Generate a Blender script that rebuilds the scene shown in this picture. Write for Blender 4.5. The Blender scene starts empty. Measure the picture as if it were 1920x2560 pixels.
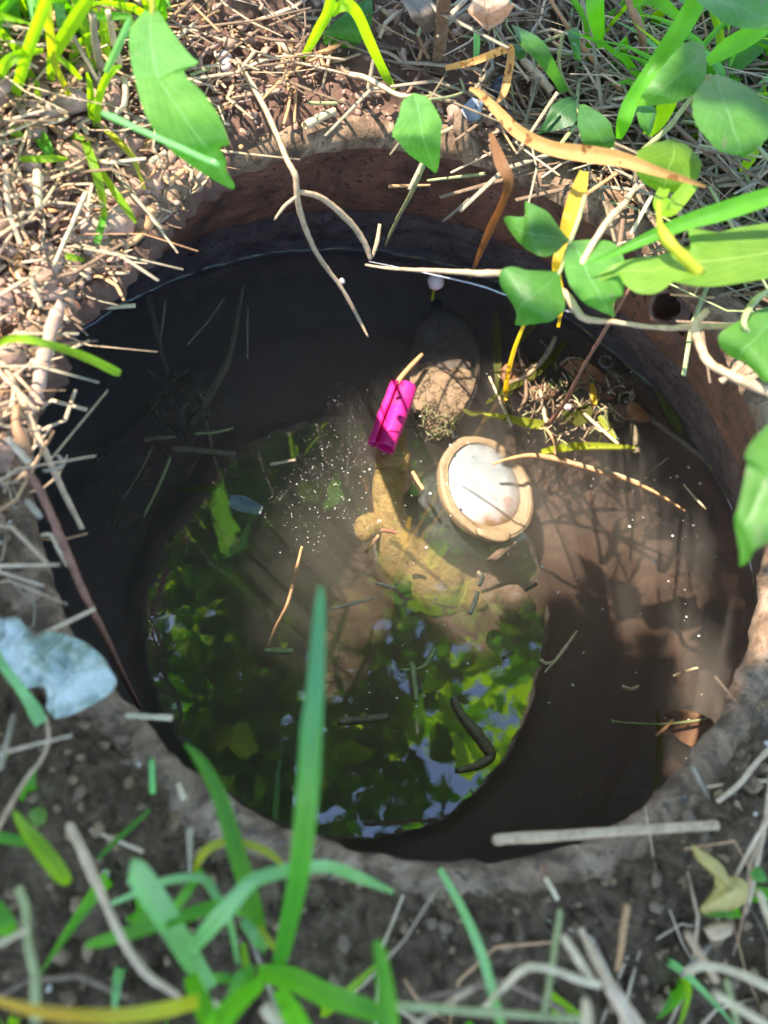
import bpy, bmesh, math, random
from mathutils import Vector, noise, Matrix
random.seed(7)
R = 0.22                      # inner radius of the pit mouth in metres
sc = bpy.context.scene
# ------------------------------------------------------------------ camera, light
CF = Vector((.15313558, .38535393, -.90997354)).normalized()
CR = Vector((.98778572, -.03286323, .15231339)).normalized()
CU = CR.cross(CF).normalized()
CC = Vector((-.38880051, -.90506167, 1.58503163))          # in pit radii
FPX = 1775.0
cam = bpy.data.cameras.new('camera'); co = bpy.data.objects.new('camera', cam)
sc.collection.objects.link(co); sc.camera = co
co.matrix_world = Matrix(((CR.x, CU.x, -CF.x, CC.x*R), (CR.y, CU.y, -CF.y, CC.y*R), (CR.z, CU.z, -CF.z, CC.z*R), (0, 0, 0, 1)))
cam.sensor_fit = 'VERTICAL'; cam.sensor_height = 36; cam.lens = 36*FPX/2560
cam.clip_start = 0.01; cam.clip_end = 500
cam.dof.use_dof = True; cam.dof.focus_distance = 2.36*R; cam.dof.aperture_fstop = 4.7
SUN = Vector((-.51, .17, 1.0)).normalized()               # towards the sun
SLOPE = Vector((-.51, .17))
w = bpy.data.worlds.new('World'); sc.world = w; w.use_nodes = True
nt = w.node_tree; bg = nt.nodes['Background']
sky = nt.nodes.new('ShaderNodeTexSky'); sky.sky_type = 'NISHITA'; sky.sun_disc = False
sky.dust_density = .4; sky.ozone_density = 1.6; sky.sun_elevation = math.asin(SUN.z); sky.sun_rotation = math.atan2(SUN.x, SUN.y)
nt.links.new(sky.outputs[0], bg.inputs[0]); bg.inputs[1].default_value = 0.15
sl = bpy.data.lights.new('sun', 'SUN'); sl.energy = 3.0; sl.angle = math.radians(0.53); sl.color = (1, .91, .79)
so = bpy.data.objects.new('sun', sl); sc.collection.objects.link(so)
so.rotation_euler = SUN.to_track_quat('Z', 'Y').to_euler()
vs = sc.view_settings; vs.view_transform = 'Standard'; vs.look = 'None'; vs.gamma = 1; vs.use_curve_mapping = False
vs.exposure = 2.3
sc.cycles.use_denoising = True
sc.cycles.max_bounces = 10; sc.cycles.transparent_max_bounces = 24; sc.cycles.volume_bounces = 1
sc.cycles.transmission_bounces = 6; sc.cycles.sample_clamp_indirect = 6

# ------------------------------------------------------------------ coordinates
ZW = -.916
FR = {'F': (0, 0, 1920/1659), '1': (0, 0, 1/1.728), '2': (960, 0, 1/1.728), '3': (0, 600, 1/1.728), '4': (960, 600, 1/1.728),
      '5': (0, 1250, 1/1.728), '6': (960, 1250, 1/1.728), '7': (0, 1860, 1/1.728), '8': (960, 1860, 1/1.728),
      'A': (860, 700, 1/2.765), 'B': (860, 1150, 1/2.765), 'a': (0, 1500, 450/1659), 'b': (1200, 0, 720/1659),
      'c': (0, 0, 600/1659), 'd': (1200, 480, 720/1659), 'e': (680, 0, 620/1659), 'f': (0, 650, 420/1093), 'P': (0, 0, 1)}
def px(f, X, Y):
    x0, y0, s = FR[f]; return x0+X*s, y0+Y*s
def ray(f, X, Y):
    x, y = px(f, X, Y)
    return CF + CR*((x-960)/FPX) - CU*((y-1280)/FPX)
def P(f, X, Y, z):            # a place at height z (pit radii above the rim), in metres
    D = ray(f, X, Y); t = (z-CC.z)/D.z
    return (CC + D*t)*R
def PP(f, X, Y, p0, n):       # a place on a tilted plane
    D = ray(f, X, Y); t = (p0/R-CC).dot(n)/D.dot(n)
    return (CC + D*t)*R
def wid(p, wpx):              # metres that span wpx photo pixels at p
    return wpx*((p/R-CC).dot(CF))/FPX*R
def proj(p):
    d = p/R-CC; z = d.dot(CF)
    return 960+FPX*d.dot(CR)/z, 1280-FPX*d.dot(CU)/z
def nz(x, y, z=0): return noise.noise(Vector((x, y, z)))

# ------------------------------------------------------------------ materials
MATS = {}
def ramp(nt, fac, stops):
    r = nt.nodes.new('ShaderNodeValToRGB'); e = r.color_ramp.elements
    while len(e) < len(stops): e.new(0.5)
    for k, (p, c) in enumerate(stops):
        e[k].position = p; e[k].color = (*c, 1)
    nt.links.new(fac, r.inputs[0]); return r.outputs[0]
def tex(nt, scale, detail=4, rough=.6, dist=0, coord='Object', vor=False, stretch=None):
    tc = nt.nodes.new('ShaderNodeTexCoord'); out = tc.outputs[coord]
    if stretch:
        m = nt.nodes.new('ShaderNodeMapping'); m.inputs['Scale'].default_value = stretch
        nt.links.new(out, m.inputs[0]); out = m.outputs[0]
    n = nt.nodes.new('ShaderNodeTexVoronoi' if vor else 'ShaderNodeTexNoise')
    n.inputs['Scale'].default_value = scale
    if not vor:
        n.inputs['Detail'].default_value = detail; n.inputs['Roughness'].default_value = rough; n.inputs['Distortion'].default_value = dist
    nt.links.new(out, n.inputs['Vector'])
    return n.outputs[0]
def mixc(nt, fac, a, b):
    m = nt.nodes.new('ShaderNodeMix'); m.data_type = 'RGBA'
    for s, v in ((m.inputs[0], fac), (m.inputs[6], a), (m.inputs[7], b)):
        if hasattr(v, 'links'): nt.links.new(v, s)
        elif isinstance(v, tuple): s.default_value = (*v, 1)
        else: s.default_value = v
    return m.outputs[2]
def bump(nt, h, strength, dist):
    b = nt.nodes.new('ShaderNodeBump'); b.inputs['Strength'].default_value = strength; b.inputs['Distance'].default_value = dist
    nt.links.new(h, b.inputs['Height']); return b.outputs[0]
def newmat(name):
    m = bpy.data.materials.new(name); m.use_nodes = True; MATS[name] = m
    return m, m.node_tree, m.node_tree.nodes['Principled BSDF']
def mat(name, c1, c2, scale=300, rough=.7, bs=.4, bd=.0006, detail=5, c3=None, spec=.4, coat=0, stretch=None, pos=(.3, .55, .75)):
    m, nt, b = newmat(name)
    t = tex(nt, scale, detail, .65, .3, stretch=stretch)
    st = [(pos[0], c1), (pos[1], c2)] + ([(pos[2], c3)] if c3 else [])
    nt.links.new(ramp(nt, t, st), b.inputs['Base Color'])
    b.inputs['Roughness'].default_value = rough; b.inputs['Specular IOR Level'].default_value = spec
    b.inputs['Coat Weight'].default_value = coat; b.inputs['Coat Roughness'].default_value = .15
    if bs: nt.links.new(bump(nt, tex(nt, scale*2.3, 6, .7), bs, bd), b.inputs['Normal'])
    return m
def plantmat(name, c1, c2, tip=None, trans=.5, rough=.45, vein=None, spots=None, sheen=0.35, rnd=True):
    """leaf or blade: reflects and lets light through; UV: u across 0..1, v along 0..1"""
    m, nt, b = newmat(name)
    n1 = tex(nt, 90, 5, .6)
    col = ramp(nt, n1, [(.3, c1), (.7, c2)])
    uv = nt.nodes.new('ShaderNodeTexCoord'); sx = nt.nodes.new('ShaderNodeSeparateXYZ'); nt.links.new(uv.outputs['UV'], sx.inputs[0])
    h = n1
    if tip:
        f = nt.nodes.new('ShaderNodeMapRange'); f.inputs['From Min'].default_value = tip[1]; f.inputs['From Max'].default_value = tip[2]
        nt.links.new(sx.outputs[1], f.inputs[0]); col = mixc(nt, f.outputs[0], col, tip[0])
    if vein:
        def mth(op, a, b_=None, c_=None):
            n = nt.nodes.new('ShaderNodeMath'); n.operation = op
            for i, v in enumerate((a, b_, c_)):
                if v is None: continue
                if hasattr(v, 'links'): nt.links.new(v, n.inputs[i])
                else: n.inputs[i].default_value = v
            return n.outputs[0]
        au = mth('ABSOLUTE', mth('SUBTRACT', sx.outputs[0], .5))
        mid = mth('LESS_THAN', au, .016)
        ph = mth('MULTIPLY_ADD', au, -vein[1]*.9, mth('MULTIPLY', sx.outputs[1], vein[1]))
        ph = mth('ADD', ph, mth('MULTIPLY', n1, .25))
        fr = mth('ABSOLUTE', mth('SUBTRACT', mth('FRACT', ph), .5))
        side = mth('MULTIPLY', mth('LESS_THAN', fr, .045), .55)
        vf = mth('MAXIMUM', mid, side)
        col = mixc(nt, vf, col, vein[0])
        h = mth('SUBTRACT', mth('MULTIPLY', n1, .3), mth('SMOOTH_MIN', fr, .16, .1))
    else:
        wv = nt.nodes.new('ShaderNodeTexWave'); wv.inputs['Scale'].default_value = 4.0; wv.bands_direction = 'X'
        nt.links.new(uv.outputs['UV'], wv.inputs['Vector']); h = wv.outputs[1]
        col = mixc(nt, ramp(nt, h, [(.2, (0, 0, 0)), (.9, (.6, .6, .6))]), col, tuple(x*1.5 for x in c2))
    if spots:
        s = ramp(nt, tex(nt, spots[1], 2, .5), [(spots[2], (0, 0, 0)), (spots[2]+.05, (1, 1, 1))])
        col = mixc(nt, s, col, spots[0])
    if rnd:
        oi = nt.nodes.new('ShaderNodeObjectInfo'); hs = nt.nodes.new('ShaderNodeHueSaturation')
        mr = nt.nodes.new('ShaderNodeMapRange'); mr.inputs['To Min'].default_value = .75; mr.inputs['To Max'].default_value = 1.2
        nt.links.new(oi.outputs['Random'], mr.inputs[0]); nt.links.new(mr.outputs[0], hs.inputs['Value'])
        nt.links.new(col, hs.inputs['Color']); col = hs.outputs[0]
    nt.links.new(col, b.inputs['Base Color']); b.inputs['Roughness'].default_value = rough
    b.inputs['Specular IOR Level'].default_value = sheen
    bn = bump(nt, h, .35, .0008); nt.links.new(bn, b.inputs['Normal'])
    tr = nt.nodes.new('ShaderNodeBsdfTranslucent'); hs2 = nt.nodes.new('ShaderNodeHueSaturation')
    hs2.inputs['Saturation'].default_value = 1.15; hs2.inputs['Value'].default_value = 1.9; hs2.inputs['Hue'].default_value = .49
    nt.links.new(col, hs2.inputs['Color']); nt.links.new(hs2.outputs[0], tr.inputs[0]); nt.links.new(bn, tr.inputs['Normal'])
    mx = nt.nodes.new('ShaderNodeMixShader'); mx.inputs[0].default_value = trans
    out = nt.nodes['Material Output']
    nt.links.new(b.outputs[0], mx.inputs[1]); nt.links.new(tr.outputs[0], mx.inputs[2]); nt.links.new(mx.outputs[0], out.inputs[0])
    return m
G = plantmat
leaf_green = G('leaf_green', (.075, .215, .032), (.125, .31, .055), trans=.45, vein=((.15, .33, .1), 9), spots=((.16, .24, .09), 130, .68))
leaf_mid = G('leaf_mid', (.06, .18, .03), (.09, .25, .045), trans=.45, vein=((.1, .26, .07), 7), spots=((.25, .33, .2), 60, .7))
leaf_yellow = G('leaf_yellow_green', (.13, .27, .03), (.19, .34, .04), trans=.5, vein=((.26, .4, .08), 8))
leaf_dark = G('leaf_dark', (.025, .085, .025), (.04, .12, .03), trans=.35, vein=((.05, .15, .04), 8))
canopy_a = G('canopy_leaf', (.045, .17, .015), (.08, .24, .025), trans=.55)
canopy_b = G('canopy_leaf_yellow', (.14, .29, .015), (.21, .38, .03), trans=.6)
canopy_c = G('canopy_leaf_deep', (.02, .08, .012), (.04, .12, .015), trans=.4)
blade_green = G('blade_green', (.06, .22, .02), (.1, .3, .03), trans=.45, rough=.35)
blade_lime = G('blade_lime', (.16, .33, .015), (.24, .42, .025), trans=.5, rough=.35)
blade_blue = G('blade_blue', (.12, .31, .08), (.2, .43, .15), trans=.4, rough=.22, sheen=1.0)
blade_tall = G('blade_tall', (.06, .26, .03), (.09, .32, .04), tip=((.1, .3, .16), .45, .75), trans=.4, rough=.25, sheen=.7)
blade_yellow = G('blade_yellow', (.5, .34, .03), (.62, .42, .05), trans=.45, rough=.4)
blade_turn = G('blade_turning', (.5, .3, .03), (.58, .36, .05), tip=((.2, .34, .03), .3, .7), trans=.4)
blade_amber = G('blade_amber', (.48, .23, .065), (.62, .36, .14), trans=.4, rough=.5, tip=((.1, .045, .02), .72, 1.0), spots=((.26, .11, .03), 110, .58))
blade_brown = G('blade_brown', (.1, .045, .02), (.2, .09, .03), trans=.25, rough=.5)
blade_wet = G('blade_wet', (.06, .07, .015), (.12, .12, .02), trans=.4, rough=.4)
blade_ygreen = G('blade_yellow_green', (.25, .3, .02), (.38, .4, .04), trans=.4, rough=.35)
straw = mat('straw', (.4, .27, .16), (.58, .42, .27), 160, .6, .5, .0006, c3=(.68, .52, .36), stretch=(1, 1, .3))
straw_pale = mat('straw_pale', (.42, .31, .17), (.6, .47, .29), 160, .55, .4, .0005)
straw_orange = mat('straw_orange', (.36, .18, .08), (.55, .3, .14), 160, .6, .4, .0005)
straw_grey = mat('straw_grey', (.18, .14, .095), (.34, .27, .18), 160, .65, .4, .0005)
straw_green = mat('straw_green', (.2, .22, .08), (.33, .34, .15), 160, .55, .4, .0005)
twig_brown = mat('twig_brown', (.1, .06, .035), (.22, .14, .085), 220, .75, .7, .001)
twig_tan = mat('twig_tan', (.34, .21, .12), (.54, .37, .22), 200, .65, .6, .0008)
twig_red = mat('twig_red', (.16, .06, .04), (.28, .13, .08), 150, .55, .5, .0008)
twig_orange = mat('twig_orange', (.24, .12, .06), (.38, .2, .1), 150, .6, .6, .0008)
twig_clay = mat('twig_clay', (.34, .2, .14), (.5, .33, .25), 120, .8, .8, .002)
twig_wet = mat('twig_wet', (.1, .075, .045), (.22, .17, .1), 200, .5, .6, .001)
bark = mat('bark', (.06, .045, .035), (.14, .105, .08), 12, .85, .8, .01)
dead_leaf = mat('dead_leaf', (.14, .065, .03), (.26, .13, .065), 90, .7, .6, .001, c3=(.34, .19, .1))
dead_pale = mat('dead_leaf_pale', (.1, .06, .04), (.25, .165, .11), 75, .65, .9, .003, c3=(.34, .24, .17), detail=9)
dead_rust = mat('dead_leaf_rust', (.2, .075, .03), (.36, .15, .06), 80, .65, .6, .001, c3=(.42, .2, .1))
yellow_dead = mat('yellow_dead_leaf', (.3, .21, .06), (.45, .34, .1), 70, .6, .5, .001, c3=(.5, .42, .18))
pebble = mat('pebble', (.4, .33, .27), (.58, .5, .42), 200, .6, .3, .0005)
bead = mat('bead', (.55, .4, .37), (.68, .53, .5), 150, .5, .2, .0003)
crumb_m = mat('soil_crumb', (.07, .04, .02), (.3, .19, .1), 120, .85, .9, .002)
crumb_r = mat('soil_crumb_red', (.24, .13, .09), (.42, .25, .18), 120, .85, .9, .002)
brass = mat('brass_silted', (.26, .155, .045), (.5, .34, .12), 150, .65, 1.0, .003, c3=(.3, .19, .09), detail=10)
ringm = mat('meter_ring', (.3, .2, .11), (.44, .3, .18), 130, .55, .6, .0008, c3=(.36, .25, .15))
blackm = mat('meter_body', (.014, .015, .016), (.03, .03, .029), 130, .5, .6, .001, c3=(.06, .056, .048))
scrap = mat('grey_scrap', (.12, .14, .17), (.22, .25, .3), 150, .3, .5, .001, spec=.7)
bluestone = mat('dark_stone', (.012, .018, .028), (.03, .04, .055), 150, .35, .4, .001)
milli = mat('millipede', (.05, .035, .03), (.1, .075, .06), 400, .4, .3, .0003)
millp = mat('millipede_band', (.35, .31, .27), (.5, .45, .4), 400, .4, .2, .0003)
thread = mat('spider_thread', (.5, .5, .55), (.7, .7, .75), 100, .3, 0)
speck = mat('speck', (.5, .46, .4), (.7, .66, .6), 300, .6, 0)
wet_glint = mat('wet_green_leaf_glint', (.12, .19, .09), (.3, .38, .28), 45, .12, 1.0, .007, c3=(.6, .66, .58), spec=1.0, coat=1.0, pos=(.36, .47, .56))  # palest patches are sky glints painted into the leaf colour

def ground_mat():
    m, nt, b = newmat('soil')
    a = ramp(nt, tex(nt, 75, 9, .8, .9), [(.3, (.05, .027, .012)), (.42, (.13, .075, .035)), (.54, (.25, .152, .078)), (.68, (.48, .33, .19))])
    r_ = ramp(nt, tex(nt, 30, 8, .7, .4), [(.3, (.2, .105, .07)), (.55, (.36, .2, .14)), (.75, (.44, .27, .2))])
    tc = nt.nodes.new('ShaderNodeTexCoord'); sx = nt.nodes.new('ShaderNodeSeparateXYZ'); nt.links.new(tc.outputs['Object'], sx.inputs[0])
    ad = nt.nodes.new('ShaderNodeMath'); ad.operation = 'MULTIPLY_ADD'; ad.inputs[1].default_value = -.8
    nt.links.new(sx.outputs[0], ad.inputs[0]); nt.links.new(sx.outputs[1], ad.inputs[2])
    ad2 = nt.nodes.new('ShaderNodeMath'); ad2.operation = 'MULTIPLY_ADD'; ad2.inputs[1].default_value = .12
    nt.links.new(tex(nt, 14, 5, .6), ad2.inputs[0]); nt.links.new(ad.outputs[0], ad2.inputs[2])
    f = nt.nodes.new('ShaderNodeMapRange'); f.inputs['From Min'].default_value = .15; f.inputs['From Max'].default_value = .3
    nt.links.new(ad2.outputs[0], f.inputs[0])
    nt.links.new(mixc(nt, f.outputs[0], a, r_), b.inputs['Base Color'])
    b.inputs['Roughness'].default_value = .8; b.inputs['Specular IOR Level'].default_value = .35
    nt.links.new(bump(nt, tex(nt, 190, 10, .8), 1.0, .009), b.inputs['Normal'])
    return m
soil = ground_mat()
def wall_mat(name, cols, scale, rough, pits):
    m, nt, b = newmat(name)
    c = ramp(nt, tex(nt, scale, 8, .7, .6, stretch=(1, 1, .55)), cols)
    s = ramp(nt, tex(nt, 210, 3, .5), [(.6, (0, 0, 0)), (.66, (1, 1, 1))])
    c = mixc(nt, s, c, pits)
    s2 = ramp(nt, tex(nt, 330, 2, .5), [(.7, (0, 0, 0)), (.73, (1, 1, 1))])
    c = mixc(nt, s2, c, (.17, .15, .15))
    nt.links.new(c, b.inputs['Base Color']); b.inputs['Roughness'].default_value = rough
    b.inputs['Specular IOR Level'].default_value = .5
    nt.links.new(bump(nt, tex(nt, 240, 6, .7), .8, .0025), b.inputs['Normal'])
    return m
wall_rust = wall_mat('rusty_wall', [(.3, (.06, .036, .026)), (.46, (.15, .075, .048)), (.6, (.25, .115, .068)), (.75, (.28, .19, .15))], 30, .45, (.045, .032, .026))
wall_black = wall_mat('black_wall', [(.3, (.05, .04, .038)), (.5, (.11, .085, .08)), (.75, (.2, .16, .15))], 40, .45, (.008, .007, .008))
rim_m = wall_mat('rim', [(.32, (.06, .034, .018)), (.44, (.14, .08, .043)), (.54, (.28, .172, .1)), (.68, (.46, .31, .21))], 55, .75, (.11, .075, .05))
mudm = mat('mud', (.055, .03, .019), (.11, .062, .038), 30, .8, .9, .006, c3=(.19, .115, .072))
under_m = mat('submerged_wall', (.09, .058, .042), (.15, .1, .075), 45, .7, .6, .003, c3=(.22, .15, .11), stretch=(1, 1, .5))

def lens_mat():
    m, nt, b = newmat('clouded_lens')
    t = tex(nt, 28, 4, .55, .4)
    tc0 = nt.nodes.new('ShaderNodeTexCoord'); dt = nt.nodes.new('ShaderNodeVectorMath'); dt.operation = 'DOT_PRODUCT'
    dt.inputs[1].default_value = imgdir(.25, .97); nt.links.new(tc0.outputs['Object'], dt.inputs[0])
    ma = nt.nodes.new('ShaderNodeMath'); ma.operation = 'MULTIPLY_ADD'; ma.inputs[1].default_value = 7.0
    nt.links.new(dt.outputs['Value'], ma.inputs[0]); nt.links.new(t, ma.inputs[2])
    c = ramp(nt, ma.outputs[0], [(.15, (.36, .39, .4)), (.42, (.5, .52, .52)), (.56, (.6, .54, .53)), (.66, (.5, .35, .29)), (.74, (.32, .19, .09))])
    nt.links.new(c, b.inputs['Base Color']); b.inputs['Roughness'].default_value = .25; b.inputs['Coat Weight'].default_value = .6
    w_ = nt.nodes.new('ShaderNodeTexWave'); w_.wave_type = 'RINGS'; w_.inputs['Scale'].default_value = 55; w_.inputs['Distortion'].default_value = 2
    tc = nt.nodes.new('ShaderNodeTexCoord'); nt.links.new(tc.outputs['Object'], w_.inputs['Vector'])
    nt.links.new(bump(nt, w_.outputs[1], .08, .0004), b.inputs['Normal'])
    return m
up = Vector((0, 0, 1))
NCAM = -CF
def imgdir(a, b): return CR*a-CU*b      # picture right, picture down -> world
lens_m = lens_mat()
def mud_crack_mat():
    m, nt, b = newmat('dried_silt')
    v = nt.nodes.new('ShaderNodeTexVoronoi'); v.feature = 'DISTANCE_TO_EDGE'; v.inputs['Scale'].default_value = 95
    tc = nt.nodes.new('ShaderNodeTexCoord'); mx = nt.nodes.new('ShaderNodeMix'); mx.data_type = 'VECTOR'; mx.inputs[0].default_value = .03
    n = nt.nodes.new('ShaderNodeTexNoise'); n.inputs['Scale'].default_value = 120; n.inputs['Detail'].default_value = 4
    nt.links.new(tc.outputs['Object'], n.inputs[0]); nt.links.new(tc.outputs['Object'], mx.inputs[4]); nt.links.new(n.outputs[1], mx.inputs[5])
    nt.links.new(mx.outputs[1], v.inputs['Vector'])
    cr = ramp(nt, v.outputs[0], [(.0, (1, 1, 1)), (.06, (0, 0, 0))])
    c = ramp(nt, tex(nt, 120, 6, .6), [(.35, (.28, .18, .1)), (.6, (.4, .27, .16))])
    big = ramp(nt, tex(nt, 45, 3, .5), [(.42, (0, 0, 0)), (.5, (1, 1, 1))])
    mm = nt.nodes.new('ShaderNodeMix'); mm.data_type = 'RGBA'; mm.blend_type = 'MULTIPLY'; mm.inputs[0].default_value = 1
    nt.links.new(cr, mm.inputs[6]); nt.links.new(big, mm.inputs[7])
    nt.links.new(mixc(nt, mm.outputs[2], c, (.13, .075, .04)), b.inputs['Base Color']); b.inputs['Roughness'].default_value = .9
    hh = nt.nodes.new('ShaderNodeMath'); hh.operation = 'SUBTRACT'; nt.links.new(tex(nt, 170, 8, .75), hh.inputs[0]); nt.links.new(mm.outputs[2], hh.inputs[1])
    nt.links.new(bump(nt, hh.outputs[0], 1.0, .003), b.inputs['Normal'])
    return m
silt_m = mud_crack_mat()
def pink_mat():
    m, nt, b = newmat('pink_plastic')
    c = ramp(nt, tex(nt, 60, 4, .6), [(.3, (.78, .015, .22)), (.6, (.9, .035, .31))])
    s = ramp(nt, tex(nt, 75, 6, .7), [(.5, (0, 0, 0)), (.72, (.9, .9, .9))])
    nt.links.new(mixc(nt, s, c, (.2, .06, .09)), b.inputs['Base Color']); b.inputs['Roughness'].default_value = .35
    tr = nt.nodes.new('ShaderNodeBsdfTranslucent'); tr.inputs[0].default_value = (.9, .01, .35, 1)
    mx = nt.nodes.new('ShaderNodeMixShader'); mx.inputs[0].default_value = .12; out = nt.nodes['Material Output']
    nt.links.new(b.outputs[0], mx.inputs[1]); nt.links.new(tr.outputs[0], mx.inputs[2]); nt.links.new(mx.outputs[0], out.inputs[0])
    return m
pink = pink_mat()
def water_mat():
    m = bpy.data.materials.new('pit_water'); m.use_nodes = True; nt = m.node_tree; nt.nodes.clear()
    out = nt.nodes.new('ShaderNodeOutputMaterial'); tr = nt.nodes.new('ShaderNodeBsdfTransparent'); gl = nt.nodes.new('ShaderNodeBsdfGlossy')
    gl.inputs['Roughness'].default_value = .0; fr = nt.nodes.new('ShaderNodeFresnel'); IOR = 2.05
    geo = nt.nodes.new('ShaderNodeNewGeometry'); mi_ = nt.nodes.new('ShaderNodeMapRange')      # same transmission from both sides of the film
    mi_.inputs['To Min'].default_value = IOR; mi_.inputs['To Max'].default_value = 1/IOR
    nt.links.new(geo.outputs['Backfacing'], mi_.inputs[0]); nt.links.new(mi_.outputs[0], fr.inputs[0])
    mx = nt.nodes.new('ShaderNodeMixShader')
    bn = bump(nt, tex(nt, 22, 3, .5), .06, .004)
    nt.links.new(bn, gl.inputs['Normal']); nt.links.new(bn, fr.inputs['Normal'])
    nt.links.new(fr.outputs[0], mx.inputs[0]); nt.links.new(tr.outputs[0], mx.inputs[1]); nt.links.new(gl.outputs[0], mx.inputs[2])
    nt.links.new(mx.outputs[0], out.inputs[0])
    v = nt.nodes.new('ShaderNodeVolumePrincipled'); v.inputs['Color'].default_value = (.78, .73, .64, 1)
    v.inputs['Density'].default_value = 3.9; v.inputs['Anisotropy'].default_value = .2
    nt.links.new(v.outputs[0], out.inputs['Volume'])
    return m
water_m = water_mat()

# ------------------------------------------------------------------ object helpers
C = sc.collection
def tag(o, label=None, cat=None, group=None, kind=None):
    if cat and not kind: kind = 'thing'
    for k, v in (('label', label), ('category', cat), ('group', group), ('kind', kind)):
        if v: o[k] = v
    return o
def mesh_obj(name, verts, faces, mats, parent=None, uvs=None, smooth=True, midx=None):
    me = bpy.data.meshes.new(name)
    org = Vector((0, 0, 0))
    if parent is None and verts:
        org = sum((Vector(v) for v in verts), Vector())/len(verts)
    elif parent is not None: org = parent.get('_o') and Vector(parent['_o']) or parent.location.copy()
    me.from_pydata([Vector(v)-org for v in verts], [], faces)
    for m in (mats if isinstance(mats, (list, tuple)) else [mats]): me.materials.append(m)
    if midx: me.polygons.foreach_set('material_index', midx)
    if smooth: me.polygons.foreach_set('use_smooth', [True]*len(me.polygons))
    if uvs:
        l = me.uv_layers.new(name='UVMap')
        for lp in me.loops: l.data[lp.index].uv = uvs[lp.vertex_index]
    me.update()
    o = bpy.data.objects.new(name, me); C.objects.link(o)
    o.location = org if parent is None else (0, 0, 0)
    if parent is not None: o.parent = parent
    return o
def empty(name, loc, label, cat, group=None):
    o = bpy.data.objects.new(name, None); C.objects.link(o); o.location = loc; o.empty_display_size = .01
    return tag(o, label, cat, group)
def catmull(pts, n):
    out = []
    k = len(pts)
    for i in range(k-1):
        p0, p1, p2, p3 = pts[max(i-1, 0)], pts[i], pts[i+1], pts[min(i+2, k-1)]
        for j in range(n):
            t = j/n
            out.append(tuple(.5*((2*b)+(-a+c)*t+(2*a-5*b+4*c-d)*t*t+(-a+3*b-3*c+d)*t**3) for a, b, c, d in zip(p0, p1, p2, p3)))
    out.append(tuple(pts[-1])); return out
def path(f, pts, n=5):        # [(X,Y,z,w)...] in picture units of frame f -> [(Vector, half width)...]
    raw = []
    for q in pts:
        v = P(f, q[0], q[1], q[2]); raw.append((v.x, v.y, v.z, wid(v, q[3])*.5))
    return [(Vector(q[:3]), max(q[3], 1e-5)) for q in catmull(raw, n)]
def tube_data(pr, sides=7, rough=0.0, seed=0, cap=True):
    V, Fc, UV = [], [], []
    n = len(pr); up = None; arc = 0.0; rm = sum(r for _, r in pr)/n
    for i, (p, r) in enumerate(pr):
        t = (pr[min(i+1, n-1)][0]-pr[max(i-1, 0)][0]); t = t.normalized() if t.length > 1e-9 else Vector((0, 0, 1))
        if up is None: up = t.orthogonal().normalized()
        up = (up-t*up.dot(t)); up = up.normalized() if up.length > 1e-6 else t.orthogonal().normalized()
        s = t.cross(up)
        if i: arc += (p-pr[i-1][0]).length/(rm*1.6)
        for k in range(sides):
            a = 2*math.pi*k/sides
            ca = 2*math.pi*k/sides; rr = r*(1+rough*noise.noise(Vector((arc+seed, math.cos(ca)*1.3, math.sin(ca)*1.3+seed)))+rough*.5*noise.noise(Vector((arc*2.7+seed, math.cos(ca)*3, math.sin(ca)*3+seed))))
            V.append(p+(up*math.cos(a)+s*math.sin(a))*rr); UV.append((k/sides, i/(n-1)))
    for i in range(n-1):
        for k in range(sides):
            a = i*sides+k; b = i*sides+(k+1) % sides
            Fc.append((a, b, b+sides, a+sides))
    if cap:
        Fc.append(tuple(range(sides))[::-1]); Fc.append(tuple((n-1)*sides+k for k in range(sides)))
    return V, Fc, UV
def tube(name, f, pts, m, parent=None, n=5, sides=7, rough=.25):
    V, Fc, UV = tube_data(path(f, pts, n), sides, rough, random.random()*50)
    return mesh_obj(name, V, Fc, m, parent, UV)
def blade_data(pr, fold=.35, roll=0.0):
    V, Fc, UV = [], [], []; n = len(pr)
    for i, (p, hw) in enumerate(pr):
        t = (pr[min(i+1, n-1)][0]-pr[max(i-1, 0)][0]).normalized()
        view = (CC*R-p).normalized()
        s = t.cross(view); s = s.normalized() if s.length > 1e-6 else Vector((1, 0, 0))
        nn = s.cross(t).normalized()
        s2 = s*math.cos(roll)+nn*math.sin(roll); n2 = nn*math.cos(roll)-s*math.sin(roll)
        for u in (-1, -.5, 0, .5, 1):
            V.append(p+s2*hw*u+n2*hw*fold*(abs(u)-.5)); UV.append((u*.5+.5, i/(n-1)))
    for i in range(n-1):
        for k in range(4):
            a = i*5+k; Fc.append((a, a+1, a+6, a+5))
    return V, Fc, UV
def blade(name, f, pts, m, parent=None, n=7, fold=.35, roll=0.0):
    V, Fc, UV = blade_data(path(f, pts, n), fold, roll)
    return mesh_obj(name, V, Fc, m, parent, UV)
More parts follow.
